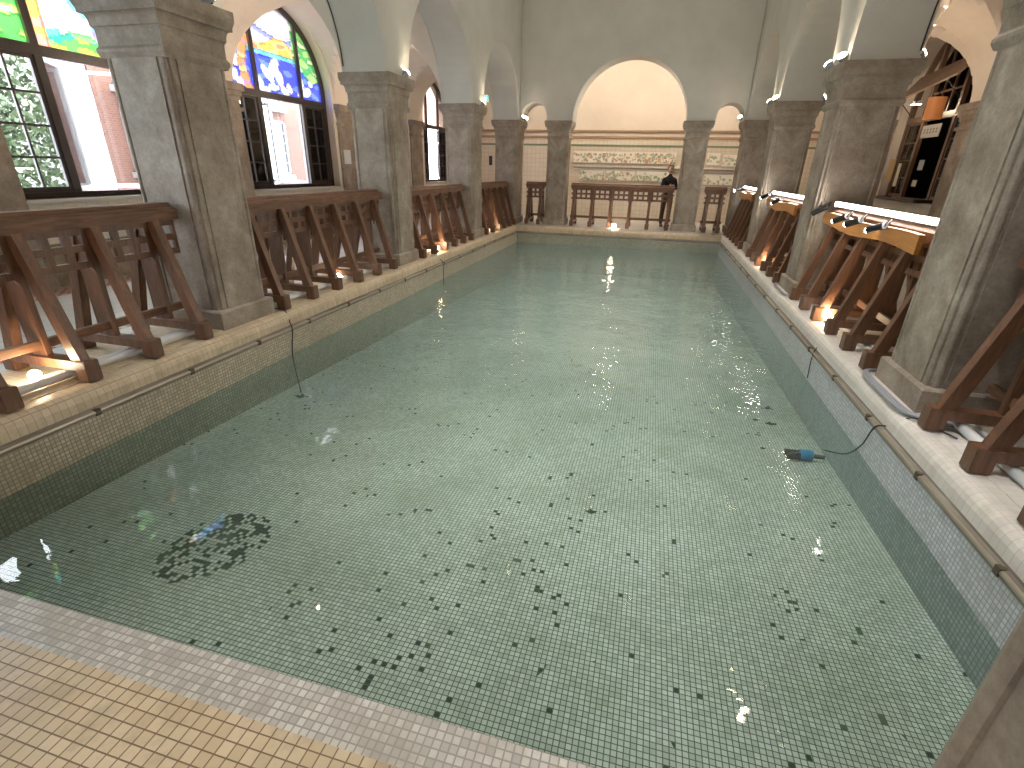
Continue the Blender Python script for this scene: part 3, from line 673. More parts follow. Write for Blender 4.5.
def stained(parent, c, r, x, z0, design, mulls):
    b = MB(); st = .028; cols = []
    nY = int(2*r/st); nZ = int((WS+r-z0)/st)+1
    def jit(i, j): rr = random.Random(i*7919+j*104729); return (rr.uniform(-.35,.35)*st, rr.uniform(-.35,.35)*st)
    H = WS+r-z0; idx = {}
    for i in range(nY+1):
        for j in range(nZ+1):
            jy, jz = jit(i, j) if 0 < j < nZ else (0, 0); idx[i,j] = len(b.v); b.v.append((x, c-r+i*st+jy, z0+j*st+jz))
    for i in range(nY):
        for j in range(nZ):
            yc, zc_ = c-r+(i+.5)*st, z0+(j+.5)*st
            if not in_arch(yc, zc_, c, r+.02): continue
            b.f.append((idx[i,j],idx[i+1,j],idx[i+1,j+1],idx[i,j+1])); b.mi.append(0); b.sm.append(False)
            s_ = (yc-(c-r))/(2*r); t_ = (zc_-z0)/H; q = design(s_, t_)
            q2 = design(s_+st/(2*r), t_); q3 = design(s_, t_+st/H)
            lead = (sum(abs(a-b_) for a, b_ in zip(q, q2)) > .9 or sum(abs(a-b_) for a, b_ in zip(q, q3)) > .9)
            k = .55 if lead else rnd.uniform(.88, 1.0)
            cols.append(tuple(((v*.88+.10)**1.35)*k*.5 for v in q))
    o = b.build('stained_glass', M['stained'], parent)
    ca = o.data.color_attributes.new('Col', 'FLOAT_COLOR', 'CORNER'); li = 0
    for p, q in zip(o.data.polygons, cols):
        for _ in p.loop_indices: ca.data[_].color = (*q, 1)
    return o
def left_window(i, design, leafs):
    c = wc(i); t = empty('window_%d' % i, (0,0,0)); struct(t)
    x = XO-.22; r = wr(i); md = .68 if i < 4 else .5; zt = SPR-.05
    b = MB(); arc_band(b, c, r, r-.10, x-.05, x+.05, 1.10); b.box(x-.045,x+.045,c-r+.05,c+r-.05,zt-.06,zt+.06); b.box(x-.05,x+.05,c-r,c+r,1.10,1.17)
    for s in (-1, 1):
        y = c+s*md; zz = WS+math.sqrt((r-.05)**2-md**2); b.box(x-.04,x+.04,y-.05,y+.05,1.12,zz)
    b.build('frame', M['wood_dark'], t)
    stained(t, c, r-.08, x, zt+.05, design, None)
    leafs(t, x, c, r)
    return t
Z0, Z1 = 1.17, SPR-.11
def leafs1(t, x, c, r):
    sash(t, x, c-r+.10, c-.73, Z0, Z1); 
    sash(t, x-.03, c-.63, c-.0, Z0, Z1, math.radians(38), 'lo', m='white_pl', ny=1, nz=1)
    sash(t, x-.03, c, c+.63, Z0, Z1, math.radians(-62), 'hi', m='white_pl', ny=1, nz=1); sash(t, x, c+.73, c+r-.10, Z0, Z1)
def leafs2(t, x, c, r):
    sash(t, x, c-r+.10, c-.73, Z0, Z1)
    sash(t, x-.03, c-.63, c-.0, Z0, Z1, math.radians(24), 'lo', m='white_pl', ny=1, nz=1)
    sash(t, x-.03, c, c+.63, Z0, Z1, math.radians(-62), 'hi', m='white_pl', ny=1, nz=1); sash(t, x, c+.73, c+r-.10, Z0, Z1)
def leafs3(t, x, c, r):
    for k, (p, q) in enumerate(((c-r+.10, c-.73), (c-.63, c), (c, c+.63), (c+.73, c+r-.10))): sash(t, x, p, q, Z0, Z1)
left_window(0, design_river, leafs3)
left_window(1, design_river, leafs1)
left_window(2, design_lake, leafs2)
left_window(3, design_lake, leafs3)
def leafs4(t, x, c, r):
    sash(t, x, c-r+.10, c-.55, Z0, Z1); sash(t, x+.02, c+.45, c+.45+.9, Z0, Z1, math.radians(-155), 'lo'); sash(t, x, c+.55, c+r-.10, Z0, Z1)
left_window(4, lambda s, t: (.55,.45,.35), leafs4)

# exterior seen through the left windows
m = mat('red_brick', rough=.8); g = N(m); br_ = g.n('ShaderNodeTexBrick'); sp = g.n('ShaderNodeSeparateXYZ'); cb = g.n('ShaderNodeCombineXYZ'); g.l(g.coord(), sp.inputs[0]); g.l(sp.outputs[1], cb.inputs[0]); g.l(sp.outputs[2], cb.inputs[1]); g.l(cb.outputs[0], br_.inputs[0])
br_.inputs['Scale'].default_value = 5; br_.inputs['Color1'].default_value = (.11,.045,.03,1); br_.inputs['Color2'].default_value = (.15,.065,.045,1); br_.inputs['Mortar'].default_value = (.18,.14,.12,1); br_.inputs['Mortar Size'].default_value = .015; g.l(br_.outputs[0], g.b.inputs['Base Color']); M['brick'] = m
M['white_paint'] = mat('white_paint', (.30,.285,.28), .6)
M['pale_glass'] = mat('sky_reflecting_glass', (.10,.12,.15), .1, .2)
def building(x, y0, y1, h, label, wins):
    t = empty('brick_building', (x, (y0+y1)/2, -1)); tag(t, label, 'building')
    off = Vector((x, (y0+y1)/2, -1)); b = MB(); b.box(-4, 0, -(y1-y0)/2, (y1-y0)/2, 0, h); b.build('wall', M['brick'], t)
    for (wy, wz, ww, wh) in wins:
        yy = wy-off.y; zz = wz+1; f = MB(); q = .07
        f.box(-.02,.06,yy-ww/2,yy-ww/2+q,zz,zz+wh); f.box(-.02,.06,yy+ww/2-q,yy+ww/2,zz,zz+wh); f.box(-.02,.06,yy-ww/2,yy+ww/2,zz,zz+q); f.box(-.02,.06,yy-ww/2,yy+ww/2,zz+wh-q,zz+wh)
        muntins(f, -.02,.05,yy-ww/2+q,yy+ww/2-q,zz+q,zz+wh-q,2,5,.02); f.box(0,.14,yy-ww/2-.1,yy+ww/2+.1,zz-.14,zz)
        fo = f.build('window', M['white_paint'], t)
        gl = MB(); gl.box(.0,.012,yy-ww/2+q,yy+ww/2-q,zz+q,zz+wh-q); gl.build('pane', M['pale_glass'], fo)
    b = MB(); b.box(-4.1,.15,-(y1-y0)/2-.1,(y1-y0)/2+.1,h,h+.25); b.build('parapet', M['white_paint'], t)
    return t
b = MB(); b.box(-13, -8.7, 8.45, 9.2, -1, 8.2); tag(b.build('pale_house', M['white_paint']), 'pale rendered house wall between tree and brick building outside', 'building')
building(-8.8, 9.32, 24, 9, 'red brick building with white sash windows outside the left windows', [(10.3,1.3,.9,1.5),(10.3,3.2,.9,1.5),(12.6,1.3,.9,1.5),(12.6,3.2,.9,1.5),(15.2,1.2,1.2,1.7),(15.2,3.3,1.2,1.5),(17.6,1.2,1.2,1.7),(17.6,3.3,1.2,1.5),(20,1.2,1.2,1.7),(20,3.3,1.2,1.5)])
M['leaf'] = mat('leaves', (.13,.30,.07), .6); g = N(M['leaf']); g.l(g.ramp(g.noise(g.coord(), 6, 4), [(.3,(.03,.06,.02)),(.7,(.09,.13,.06))]), g.b.inputs['Base Color'])
M['bark'] = mat('bark', (.12,.08,.05), .9)
def tree(x, y, h, r, label, seed):
    rr = random.Random(seed); t = empty('leafy_tree', (x, y, -1)); tag(t, label, 'tree', 'trees outside the left windows')
    b = MB(); b.tube([(0,0,0),(.05,.03,h*.4),(0,.1,h*.75)], [.14,.1,.05], 10); b.build('trunk', M['bark'], t)
    b = MB()
    for _ in range(5200):
        d = Vector((rr.gauss(0,1), rr.gauss(0,1), rr.gauss(0,1))).normalized()*r*(rr.random()**.4); p = Vector((0,0,h*.62))+Vector((d.x, d.y, d.z*1.5))
        a = Vector((rr.uniform(-1,1),rr.uniform(-1,1),rr.uniform(-1,1))).normalized(); c = a.orthogonal().normalized(); s = rr.uniform(.045,.09)
        b.add([p-a*s, p+c*s*.5, p+a*s, p-c*s*.5], [(0,1,2,3)])
    b.build('crown', M['leaf'], t)
tree(-8.6, 6.9, 5.0, 1.3, 'light green tree outside the near stained glass window', 1)
tree(-12.4, 6.3, 6.5, 1.9, 'taller tree behind, outside the near stained glass window', 2)
tree(-8.4, 3.6, 5.2, 1.7, 'leafy tree left of the others outside the near window', 3)
b = MB(); b.box(-30, -4.2, -15, 40, -1.1, -1.0); struct(b.build('ground', mat('paving', (.22,.215,.21), .9)), 'pale outdoor paving')

# ------------------------------------------------------------------ right windows and shop front
M['shop_dark'] = mat('interior_shade_black', (.02,.017,.015), .8)  # near-black colour stands in for the shade inside the room
M['paper'] = mat('cream_paper', (.80,.75,.68), .7)
M['lantern'] = mat('orange_wood_lantern', (.55,.22,.07), .5, emit=(1,.35,.10), estr=.12)
M['ink'] = mat('ink', (.12,.1,.09), .6)
for i in (0, 1, 2, 3):
    c = wc(i); t = empty('window_%d' % (i+5), (0,0,0)); struct(t); x = mx(XO-.22); r = 1.52
    b = MB(); arc_band(b, c, r, r-.10, x-.05, x+.05, 1.10); b.box(x-.045,x+.045,c-r+.05,c+r-.05,SPR-.11,SPR+.01); b.box(x-.05,x+.05,c-r,c+r,1.10,1.17)
    for s in (-1, 1): y = c+s*.68; b.box(x-.04,x+.04,y-.05,y+.05,1.12,WS+math.sqrt((r-.05)**2-.68**2))
    muntins(b, x-.02, x+.02, c-.63, c+.63, SPR, SPR+1.3, 3, 3, .018)
    b.build('frame', M['wood_sash'], t)
    sash(t, x, c-r+.10, c-.73, Z0, Z1, m='wood_sash'); sash(t, x, c+.73, c+r-.10, Z0, Z1, m='wood_sash')
    if i < 3: sash(t, x, c-.63, c, Z0, Z1, m='wood_sash'); sash(t, x, c, c+.63, Z0, Z1, m='wood_sash')
b = MB(); b.box(10.9, 11.0, -4.2, 19, -.6, 5.2); b.box(9.8, 11, -4.2, 19, 4.95, 5.05); b.box(9.8, 11, -4.2, -4.1, -.6, 5); b.box(9.8, 11, 18.9, 19, -.6, 5); b.box(9.85, 11, -4.2, 19, -.6, -.02)  # closed box also keeps sky light out behind the windows
struct(b.build('wall_shop', M['shop_dark']), 'near-black box standing for the dark room behind the right windows')
yc = (BAYS[3][0]+BAYS[3][1])/2; xw = mx(XO)
# tilted board (open shutter) in the shop window
t = empty('tilted_shutter', (xw-.06, yc-.05, 3.40)); tag(t, 'brown hinged shutter board propped open high in the right shop window', 'shutter')
b = MB(); b.add([(.10,-1.4,.42),(.10,1.1,.30),(-.24,1.1,-.16),(-.24,-1.4,.03),(.13,-1.4,.39),(.13,1.1,.27),(-.21,1.1,-.19),(-.21,-1.4,.0)], [(0,1,2,3),(7,6,5,4),(0,4,5,1),(1,5,6,2),(2,6,7,3),(3,7,4,0)])
recalc(b.build('board', wood_mat('board_wood', (.20,.12,.08), (.32,.21,.14), axis=1), t))
b = MB(); b.beam((.1,-1.0,-.35),(-.22,-1.0,.0),.015,.015,(0,1,0)); b.beam((.1,1.0,-.5),(-.22,1.0,-.18),.015,.015,(0,1,0)); b.build('stay', M['black'], t)
t = empty('wooden_lantern', (xw-.14, yc-.58, 2.72)); tag(t, 'orange brown cylindrical lantern hanging in the shop window', 'lantern')
b = MB(); b.tube([(0,0,0),(0,0,.40)], .16, 24); b.build('shade', M['lantern'], t)
b = MB(); b.tube([(0,0,.42),(0,0,.60)], .008, 6); b.build('cord', M['cable'], t)
t = empty('shop_sign', (xw-.10, yc-.62, 2.38)); tag(t, 'cream paper sign with faint writing below the orange lantern', 'sign')
b = MB(); b.box(-.012,.012,-.38,.38,0,.24); b.build('board', M['paper'], t)
b = MB()
for k in range(5): b.box(-.016,-.0125,-.3+k*.13,-.3+k*.13+.07,.09,.10); b.box(-.016,-.0125,-.3+k*.13+.02,-.3+k*.13+.03,.08,.17); b.box(-.016,-.0125,-.3+k*.13,-.3+k*.13+.06,.15,.16)
b.build('lettering', M['ink'], t)
for (y, z, lab) in ((yc+.45, 3.0, 'left'), (yc+.15, 2.98, 'right')):
    t = empty('downlight', (xw-.18, y, z+.1)); tag(t, f'{lab} of the two small lit lamps under the tilted shutter', 'lamp', 'lamps under the tilted shutter')
    b = MB(); b.tube([(0,0,0),(0,0,.06)], [.05,.035], 12); b.build('housing', M['white_pl'], t)
    b = MB(); b.tube([(0,0,-.012),(0,0,0)], .04, 12); b.build('bulb', M['bulb'], t); add_light('POINT', (0,0,-.1), 5, (1,.8,.55), .04, None, t)
def item(nm, lab, cat, x0,x1,y0,y1,z0,z1, mt, bev=.004, group=None):
    b = MB(); b.box(x0,x1,y0,y1,z0,z1,bev=bev); o = b.build(nm, mt); tag(o, lab, cat, group); return o
t = empty('display_tray', (xw-.04, yc, 1.102)); tag(t, 'wooden display tray on the sill of the shop window', 'tray')
b = MB(); b.box(-.12,.2,-1.05,1.05,0,.02); b.box(-.14,-.12,-1.05,1.05,0,.07); b.box(-.12,.2,-1.07,-1.05,0,.07); b.box(-.12,.2,1.05,1.07,0,.07); b.build('tray_box', M['wood_dark'], t)
for k in range(7):
    y = yc-.85+k*.27; cl = [(.75,.65,.45),(.6,.3,.15),(.7,.62,.5),(.3,.2,.15),(.8,.72,.6),(.5,.4,.25),(.65,.5,.35)][k]
    item('booklet', ['cream','rust brown','buff','dark brown','ivory','olive tan','tan'][k]+' booklet lying in the display tray of the shop window', 'booklet', xw-.14,xw+.08,y,y+.2,1.124,1.137+.01*(k%3), mat('booklet_cover_%d' % k, cl, .6), group='booklets in the display tray')
for k, (y, z, w_, h_, cl, lab) in enumerate(((yc-.55,1.75,.22,.2,(.55,.55,.58),'grey card hanging at the right side of the shop window'),(yc-.50,1.42,.2,.13,(.75,.7,.6),'small white card below the grey card in the shop window'),
        (yc+.50,1.40,.16,.5,(.75,.68,.52),'tall cream scroll hanging at the left side of the shop window'),(yc+.95,1.5,.3,.5,(.6,.42,.2),'ochre poster at the far left side of the shop window'))):
    item('hanging_card', lab, 'card', xw-.06,xw-.045,y-w_/2,y+w_/2,z,z+h_, mat('card_%d' % k, cl, .6), group='cards in the shop window')

# ------------------------------------------------------------------ things on the back wall
def print_panel(x0, x1, z0, z1, y, label, seed, pal, dens=1.0):
    t = empty('picture_panel', ((x0+x1)/2, y, z0)); tag(t, label, 'picture', 'picture panels on the back wall')
    b = MB(); b.box(x0-(x0+x1)/2, x1-(x0+x1)/2, 0, .02, 0, z1-z0); b.build('board', M['paper'], t)
    rr = random.Random(seed); st = .022; b = MB(); cols = []
    nx = int((x1-x0)/st); nz = int((z1-z0)/st)
    blobs = [(rr.uniform(0,nx), rr.uniform(0,nz*.8), rr.uniform(1,2.6), rr.uniform(1,2.4), rr.choice(pal)) for _ in range(int(nx*nz*.085*dens))]
    for i in range(nx):
        for j in range(nz):
            c = (.84,.79,.71)
            for (bx, bz, rx, rz_, cc) in blobs:
                if ((i-bx)/rx)**2+((j-bz)/rz_)**2 < 1: c = cc
            xx = x0-(x0+x1)/2+i*st; b.add([(xx,-.003,j*st),(xx+st,-.003,j*st),(xx+st,-.003,j*st+st),(xx,-.003,j*st+st)], [(0,1,2,3)]); cols.append(c)
    o = b.build('print', M['print'], t); ca = o.data.color_attributes.new('Col', 'FLOAT_COLOR', 'CORNER')
    for p, c in zip(o.data.polygons, cols):
        for li in p.loop_indices: ca.data[li].color = (*c, 1)
P1 = [(.50,.26,.18),(.30,.38,.22),(.62,.52,.28),(.35,.45,.38),(.55,.42,.3),(.66,.6,.45),(.40,.34,.25)]
P2 = [(.28,.38,.20),(.45,.50,.25),(.38,.46,.40),(.72,.66,.5),(.42,.46,.30)]
print_panel(.95, 4.45, 1.84, 2.20, 18.52, 'long colourful frieze of village scenes, upper row on the back wall in the wide arch', 1, P1)
print_panel(1.2, 2.1, 1.28, 1.60, 18.52, 'green sketch panel at the left of the lower row in the wide arch', 2, P2, .8)
print_panel(2.15, 3.15, 1.28, 1.60, 18.52, 'blue and yellow sketch panel in the middle of the lower row', 3, P1+P2, .8)
print_panel(3.2, 4.3, 1.28, 1.60, 18.52, 'pale sketch panel at the right of the lower row in the wide arch', 4, P2, .5)
print_panel(5.45, 5.85, 1.84, 2.20, 18.52, 'green tree picture, upper left in the small right arch', 5, P2, .5)
print_panel(5.95, 6.55, 1.80, 2.16, 18.52, 'green tree picture, upper right in the small right arch', 6, P2, .6)
print_panel(5.45, 6.55, 1.22, 1.55, 18.52, 'row of small green plants picture, lower in the small right arch', 7, P2, .4)
b = MB(); b.box(1.0, 6.7, 18.45, 18.59, 1.70, 1.73); b.box(1.0, 6.7, 18.45, 18.59, 1.14, 1.17); b.box(1.0,6.7,18.5,18.59,1.62,1.64)
tag(b.build('wall_ledge', M['paper']), 'pale ledges running below the two rows of pictures', 'ledge')
b = MB(); b.box(.2,.36,15.93,16.0,1.72,2.2,bev=.01); o = b.build('fire_box', M['red']); 
o.location = (.16,.9+1.7,.0); tag(o, 'red box on the back wall beside the left far column', 'box')
t = empty('exit_sign', (-.98, 13.95, 3.24)); tag(t, 'small green lit exit sign hanging in the last left arch', 'sign')
b = MB(); b.box(-.02,.02,-.2,.2,0,.17,bev=.005); b.build('case', M['white_pl'], t)
M['exit'] = mat('exit_green', (0,.5,.4), .4, emit=(.05,.75,.62), estr=1.6); M['exit_w'] = mat('exit_white', (.9,1,1), .4, emit=(.8,1,1), estr=2.2)
b = MB(); b.box(.02,.024,-.19,.19,.01,.16); b.build('face', M['exit'], t)
b = MB(); y = -.10
for (p, q, r_, s_) in ((0,.05,.03,.045),(0,.05,.07,.085),(0,.05,.11,.125),(0,.012,.03,.125)): b.box(.0245,.026,y+p,y+q,r_,s_)
b.box(.0245,.026,-.17,-.12,.05,.11)
for k in range(4): b.box(.0245,.026,-.02+k*.045,.012+k*.045,.04,.12)
b.build('lettering', M['exit_w'], t)
t.rotation_euler = (0,0,math.radians(-50))
b = MB(); b.box(-.05,.05,-.015,.015,0,.26,bev=.008); o = b.build('wall_phone', M['black'], loc=(-.99,14.86,1.66)); tag(o, 'dark blue black handset hung on the far left corner pier', 'phone')
b = MB(); bm = bmesh.new(); bmesh.ops.create_uvsphere(bm, u_segments=16, v_segments=10, radius=.09); b.bm(bm, 0, True); b.tube([(0,0,-.27),(0,0,-.05)], .012); o = b.build('black_lamp_head', M['black'], loc=(-.74, 11.95, 1.50)); tag(o, 'round black device standing on the last left rail by the column', 'device')
item('paper_notice', 'white paper notice on the wall left of the middle left column', 'notice', XO+.07,XO+.08,11.02,11.32,1.60,1.92, mat('notice_paper',(.8,.8,.8),.7), 0)

# ------------------------------------------------------------------ pool fittings
for sd in (0, 1):
    x = .0 if sd == 0 else W; sg = -1 if sd == 0 else 1
    t = empty('metal_pipe', (x, 0, ZE)); tag(t, 'thin metal pipe running along the %s rim of the pool' % ('left' if sd == 0 else 'right'), 'pipe', 'rim pipes')
    rr = random.Random(sd); pts = [(sg*.004+rr.uniform(-.003,.003), .25+k*.5, .022+rr.uniform(-.003,.003)) for k in range(29)]
    b = MB(); b.tube(pts, .015, 10); b.build('tube', M['metal'], t)
    for k in range(1, 17):
        y = k*.87-.1
        b = MB(); b.box(-.012,.012,y-.02,y+.02,-.005,.045); b.box(*sorted((0,sg*.05)),y-.012,y+.012,.03,.042); b.box(*sorted((sg*.035,sg*.05)),y-.02,y+.02,.0,.07); b.build('bracket', mat('bracket_rust',(.12,.09,.06),.6,.4) if k == 1 and sd == 0 else bpy.data.materials['bracket_rust'], t)
def cable(pts, r, label, m='cable', sub=8, name='cable', group=None):
    P = [Vector(p) for p in pts]; out = []
    for i in range(len(P)-1):
        p0, p1, p2, p3 = P[max(i-1,0)], P[i], P[i+1], P[min(i+2,len(P)-1)]
        for k in range(sub):
            u = k/sub; out.append(.5*((2*p1)+(p2-p0)*u+(2*p0-5*p1+4*p2-p3)*u*u+(3*p1-p0-3*p2+p3)*u**3))
    out.append(P[-1]); b = MB(); b.tube(out, r, 6); o = b.build(name, M[m]); tag(o, label, name.replace('_', ' '), group); return o
cable([(-.25,3.98,.02),(-.10,3.97,.012),(-.02,3.93,-.12),(.02,3.90,-.2),(.012,3.86,-.4),(.05,3.80,-.55),(.25,3.6,fz(3.6)+.02)], .006, 'dark cable hanging down the left pool wall beside the nearest column')
cable([(-.1,8.5,.01),(-.03,8.5,-.1),(.02,8.5,-.2),(.012,8.5,-.6)], .006, 'thin cable dropping into the water on the left wall below the third balustrade')
cable([(6.05,2.72,.02),(5.98,2.85,.02),(5.90,3.0,.015),(5.86,3.12,-.12),(5.79,3.2,-.18),(5.785,3.3,-.4),(5.78,3.5,-.6),(5.72,3.75,-.72)], .006, 'black cable running from the near right balustrade down to the blue pump')
cable([(6.1,5.3,.02),(5.95,5.2,.012),(5.86,5.05,-.1),(5.79,4.95,-.2),(5.785,4.9,-.45)], .005, 'thin cable on the right pool wall below the long tube light')
for k, off in enumerate((0, .022, .044)):
    cable([(6.12,3.98,.03),(5.95-off*.3,3.97,.022),(5.905-off,3.8,.022+.004*k),(5.90-off,3.45,.022),(5.915-off,3.1,.022),(6.02,3.0-off,.025),(6.12,2.9,.03)], .011, ['innermost','middle','outermost'][k]+' grey cable curving around the base of the near right column', 'grey', name='cable', group='grey cables round the near right column')
for k, off in enumerate((0, .02)):
    cable([(6.12,7.9,.03),(5.95,7.88,.022),(5.905-off,7.7,.022),(5.90-off,7.4,.022),(5.915-off,7.02,.022),(6.1,6.9,.03)], .011, ['inner','outer'][k]+' grey cable around the base of the middle right column', 'grey', group='grey cables round the middle right column')
for xx, lb in ((-.905, 'dark cable clipped up the arch edge on the aisle side of the middle left column'), (mx(-.905), 'dark cable clipped up the arch edge on the aisle side of the middle right column')):
    cable([(xx, 5.48+1.572*math.cos(math.radians(a)), SPR+1.572*math.sin(math.radians(a))) for a in (3, 12, 20, 30, 42, 56)], .009, lb)
# pump on the pool floor
zf_ = fz(3.8)
t = empty('pool_pump', (5.55, 3.78, zf_+.004)); tag(t, 'small blue and black pump lying on the pool floor by the right wall', 'pump')
b = MB(); b.tube([(-.02,0,.05),(.09,.01,.05)], .05, 14); b.build('body', M['blue'], t)
b = MB(); b.tube([(-.14,.03,.04),(-.02,.02,.05)], .03, 12); b.tube([(-.13,-.05,.04),(-.02,-.02,.05)], .028, 12); b.tube([(.09,0,.05),(.19,-.02,.06)], .02, 10); b.build('nozzle', M['black'], t)
def leafm(x, y, z, s, label, m='water_dark', group='debris in the pool'):
    rr = random.Random(int(x*1000+y*77)); b = MB(); n = 11
    vs = []
    for lv in (0, .006):
        for k in range(n): a = 2*PI*k/n; q = s*(.55+.45*rr.random() if lv == 0 else 1); vs.append((math.cos(a)*s*(.6+.4*math.sin(k*2.3)), math.sin(a)*s*(.4+.25*math.cos(k*1.7)), lv))
    b.add(vs, [tuple(range(n))[::-1], tuple(range(n,2*n))]+[(k,(k+1)%n,(k+1)%n+n,k+n) for k in range(n)])
    o = b.build('leaf', M[m], loc=(x,y,z)); tag(o, label, 'leaf', group)
leafm(3.75, 2.34, fz(2.34)+.003, .05, 'dark leaf lying on the mosaic in the middle of the pool')
leafm(.30, 3.55, fz(3.55)+.003, .10, 'dark leaf shape in the water at the end of the left cable')
leafm(5.45, 4.55, fz(4.55)+.003, .07, 'larger dark leaf near the right wall beyond the pump')
leafm(5.50, 5.0, fz(5.0)+.003, .05, 'small dark leaf near the right wall, farthest of the group')
leafm(5.30, 4.6, fz(4.6)+.003, .04, 'small dark leaf left of the larger one near the right wall')
leafm(5.25, 3.9, fz(3.9)+.003, .03, 'tiny dark leaf left of the blue pump')

# ------------------------------------------------------------------ person at the far rail
def skin_obj(name, verts, edges, radii, mat_, parent, root=0, sub=2):
    me = bpy.data.meshes.new(name); me.from_pydata(verts, edges, []); o = bpy.data.objects.new(name, me); C.objects.link(o); o.parent = parent
    md = o.modifiers.new('skin', 'SKIN'); md.use_smooth_shade = True
    for i, r in enumerate(radii):
        sv = me.skin_vertices[0].data[i]; sv.radius = r if isinstance(r, tuple) else (r, r); sv.use_root = (i == root)
    s = o.modifiers.new('sub', 'SUBSURF'); s.levels = s.render_levels = sub
    me.materials.append(mat_); return o
def person(loc, rz):
    t = empty('person', loc, rz); tag(t, 'person in a black jacket, arms folded, behind the far railing beside the right column', 'person')
    skin = mat('skin', (.55,.36,.27), .5); jk = mat('black_jacket', (.012,.012,.014), .8); tr = mat('brown_trousers', (.10,.06,.04), .8); hr = mat('brown_hair', (.10,.06,.045), .6); sh = mat('dark_shoes', (.02,.02,.02), .5)
    # body facing -y ; one continuous surface from neck to feet
    V = [(0,0,.93),(0,.01,1.10),(0,.0,1.28),(0,.0,1.40),(0,-.01,1.48),(0,-.02,1.56),
         (.09,0,.90),(.10,-.01,.50),(.10,.02,.10),(.10,-.10,.045),(-.09,0,.90),(-.10,.0,.50),(-.10,.03,.10),(-.11,-.09,.045),
         (.17,0,1.37),(.23,-.06,1.12),(.02,-.24,1.16),(-.17,0,1.37),(-.23,-.06,1.12),(-.04,-.22,1.20),(.04,-.26,1.17),(.0,-.24,1.22)]
    E = [(0,1),(1,2),(2,3),(3,4),(4,5),(0,6),(6,7),(7,8),(8,9),(0,10),(10,11),(11,12),(12,13),(3,14),(14,15),(15,16),(3,17),(17,18),(18,19)]
    Rr = [(.15,.11),(.14,.10),(.16,.11),(.13,.09),.055,.05,(.085,.085),.06,.042,.04,(.085,.085),.06,.042,.04,.065,.05,.034,.065,.05,.034]
    V2 = V[:20]
    o = skin_obj('body', V2, E, Rr, jk, t)
    # trousers over the legs
    skin_obj('trousers', [(0,0,.95),(.09,0,.88),(.10,-.01,.50),(.10,.02,.09),(-.09,0,.88),(-.10,0,.50),(-.10,.03,.09)], [(0,1),(1,2),(2,3),(0,4),(4,5),(5,6)], [(.165,.12),.098,.075,.062,.098,.075,.062], tr, t)
    for s in (1, -1):
        b = MB(); bm = bmesh.new(); bmesh.ops.create_uvsphere(bm, u_segments=14, v_segments=8, radius=1); b.bm(bm, 0, True, Matrix.Translation((s*.10,-.07,.045)) @ Matrix.Diagonal((.055,.14,.045,1))); b.build('shoe', sh, t)
    # head
    b = MB(); bm = bmesh.new(); bmesh.ops.create_uvsphere(bm, u_segments=24, v_segments=18, radius=1)
    for v in bm.verts:
        x, y, z = v.co; k = 1 - .22*max(0, -z)**1.5; v.co = Vector((x*.078*k, y*.098*(k if y < 0 else 1), z*.122))
        if y < -.8 and abs(x) < .22 and -.35 < z < .05: v.co.y -= .02
        if y < -.6 and .05 < z < .25 and .2 < abs(x) < .55: v.co.y += .007
    b.bm(bm, 0, True, Matrix.Translation((0,-.03,1.66)))
    for s in (1, -1):
        bm = bmesh.new(); bmesh.ops.create_uvsphere(bm, u_segments=8, v_segments=6, radius=1); b.bm(bm, 0, True, Matrix.Translation((s*.08,-.02,1.655)) @ Matrix.Diagonal((.012,.022,.033,1)))
    b.build('head', skin, t)
    b = MB()
    for s in (1, -1):
        bm = bmesh.new(); bmesh.ops.create_uvsphere(bm, u_segments=8, v_segments=6, radius=.010); b.bm(bm, 0, True, Matrix.Translation((s*.03,-.118,1.675)))
    b.box(-.022,.022,-.124,-.112,1.603,1.610); b.build('facial_features', hr, t)
    b = MB(); bm = bmesh.new(); bmesh.ops.create_uvsphere(bm, u_segments=24, v_segments=16, radius=1)
    dl = [v for v in bm.verts if v.co.y < -.35 and v.co.z < .45]; bmesh.ops.delete(bm, geom=dl, context='VERTS')
    b.bm(bm, 0, True, Matrix.Translation((0,-.012,1.675)) @ Matrix.Diagonal((.092,.112,.132,1))); b.build('hair', hr, t)
    for (hx, hy, hz, dx) in ((.02,-.25,1.165,-1), (-.05,-.235,1.205,1)):
        V = [(hx,hy,hz),(hx+dx*.06,hy-.01,hz+.005)]; E = [(0,1)]; Rr = [(.03,.022),(.036,.02)]
        for k in range(4):
            l = (.062,.072,.068,.052)[k]; o0 = len(V); V += [(hx+dx*.085,hy-.012,hz+.028-k*.019),(hx+dx*(.085+l*.5),hy-.006,hz+.03-k*.02),(hx+dx*(.085+l*.85),hy+.012,hz+.03-k*.021)]
            E += [(1,o0),(o0,o0+1),(o0+1,o0+2)]; Rr += [.009,.0085,.007]
        o0 = len(V); V += [(hx+dx*.03,hy-.01,hz+.045),(hx+dx*.055,hy-.012,hz+.065)]; E += [(0,o0),(o0,o0+1)]; Rr += [.011,.009]
        skin_obj('hand', V, E, Rr, skin, t)
    return t
person((4.29, 16.32, 0), math.radians(12))

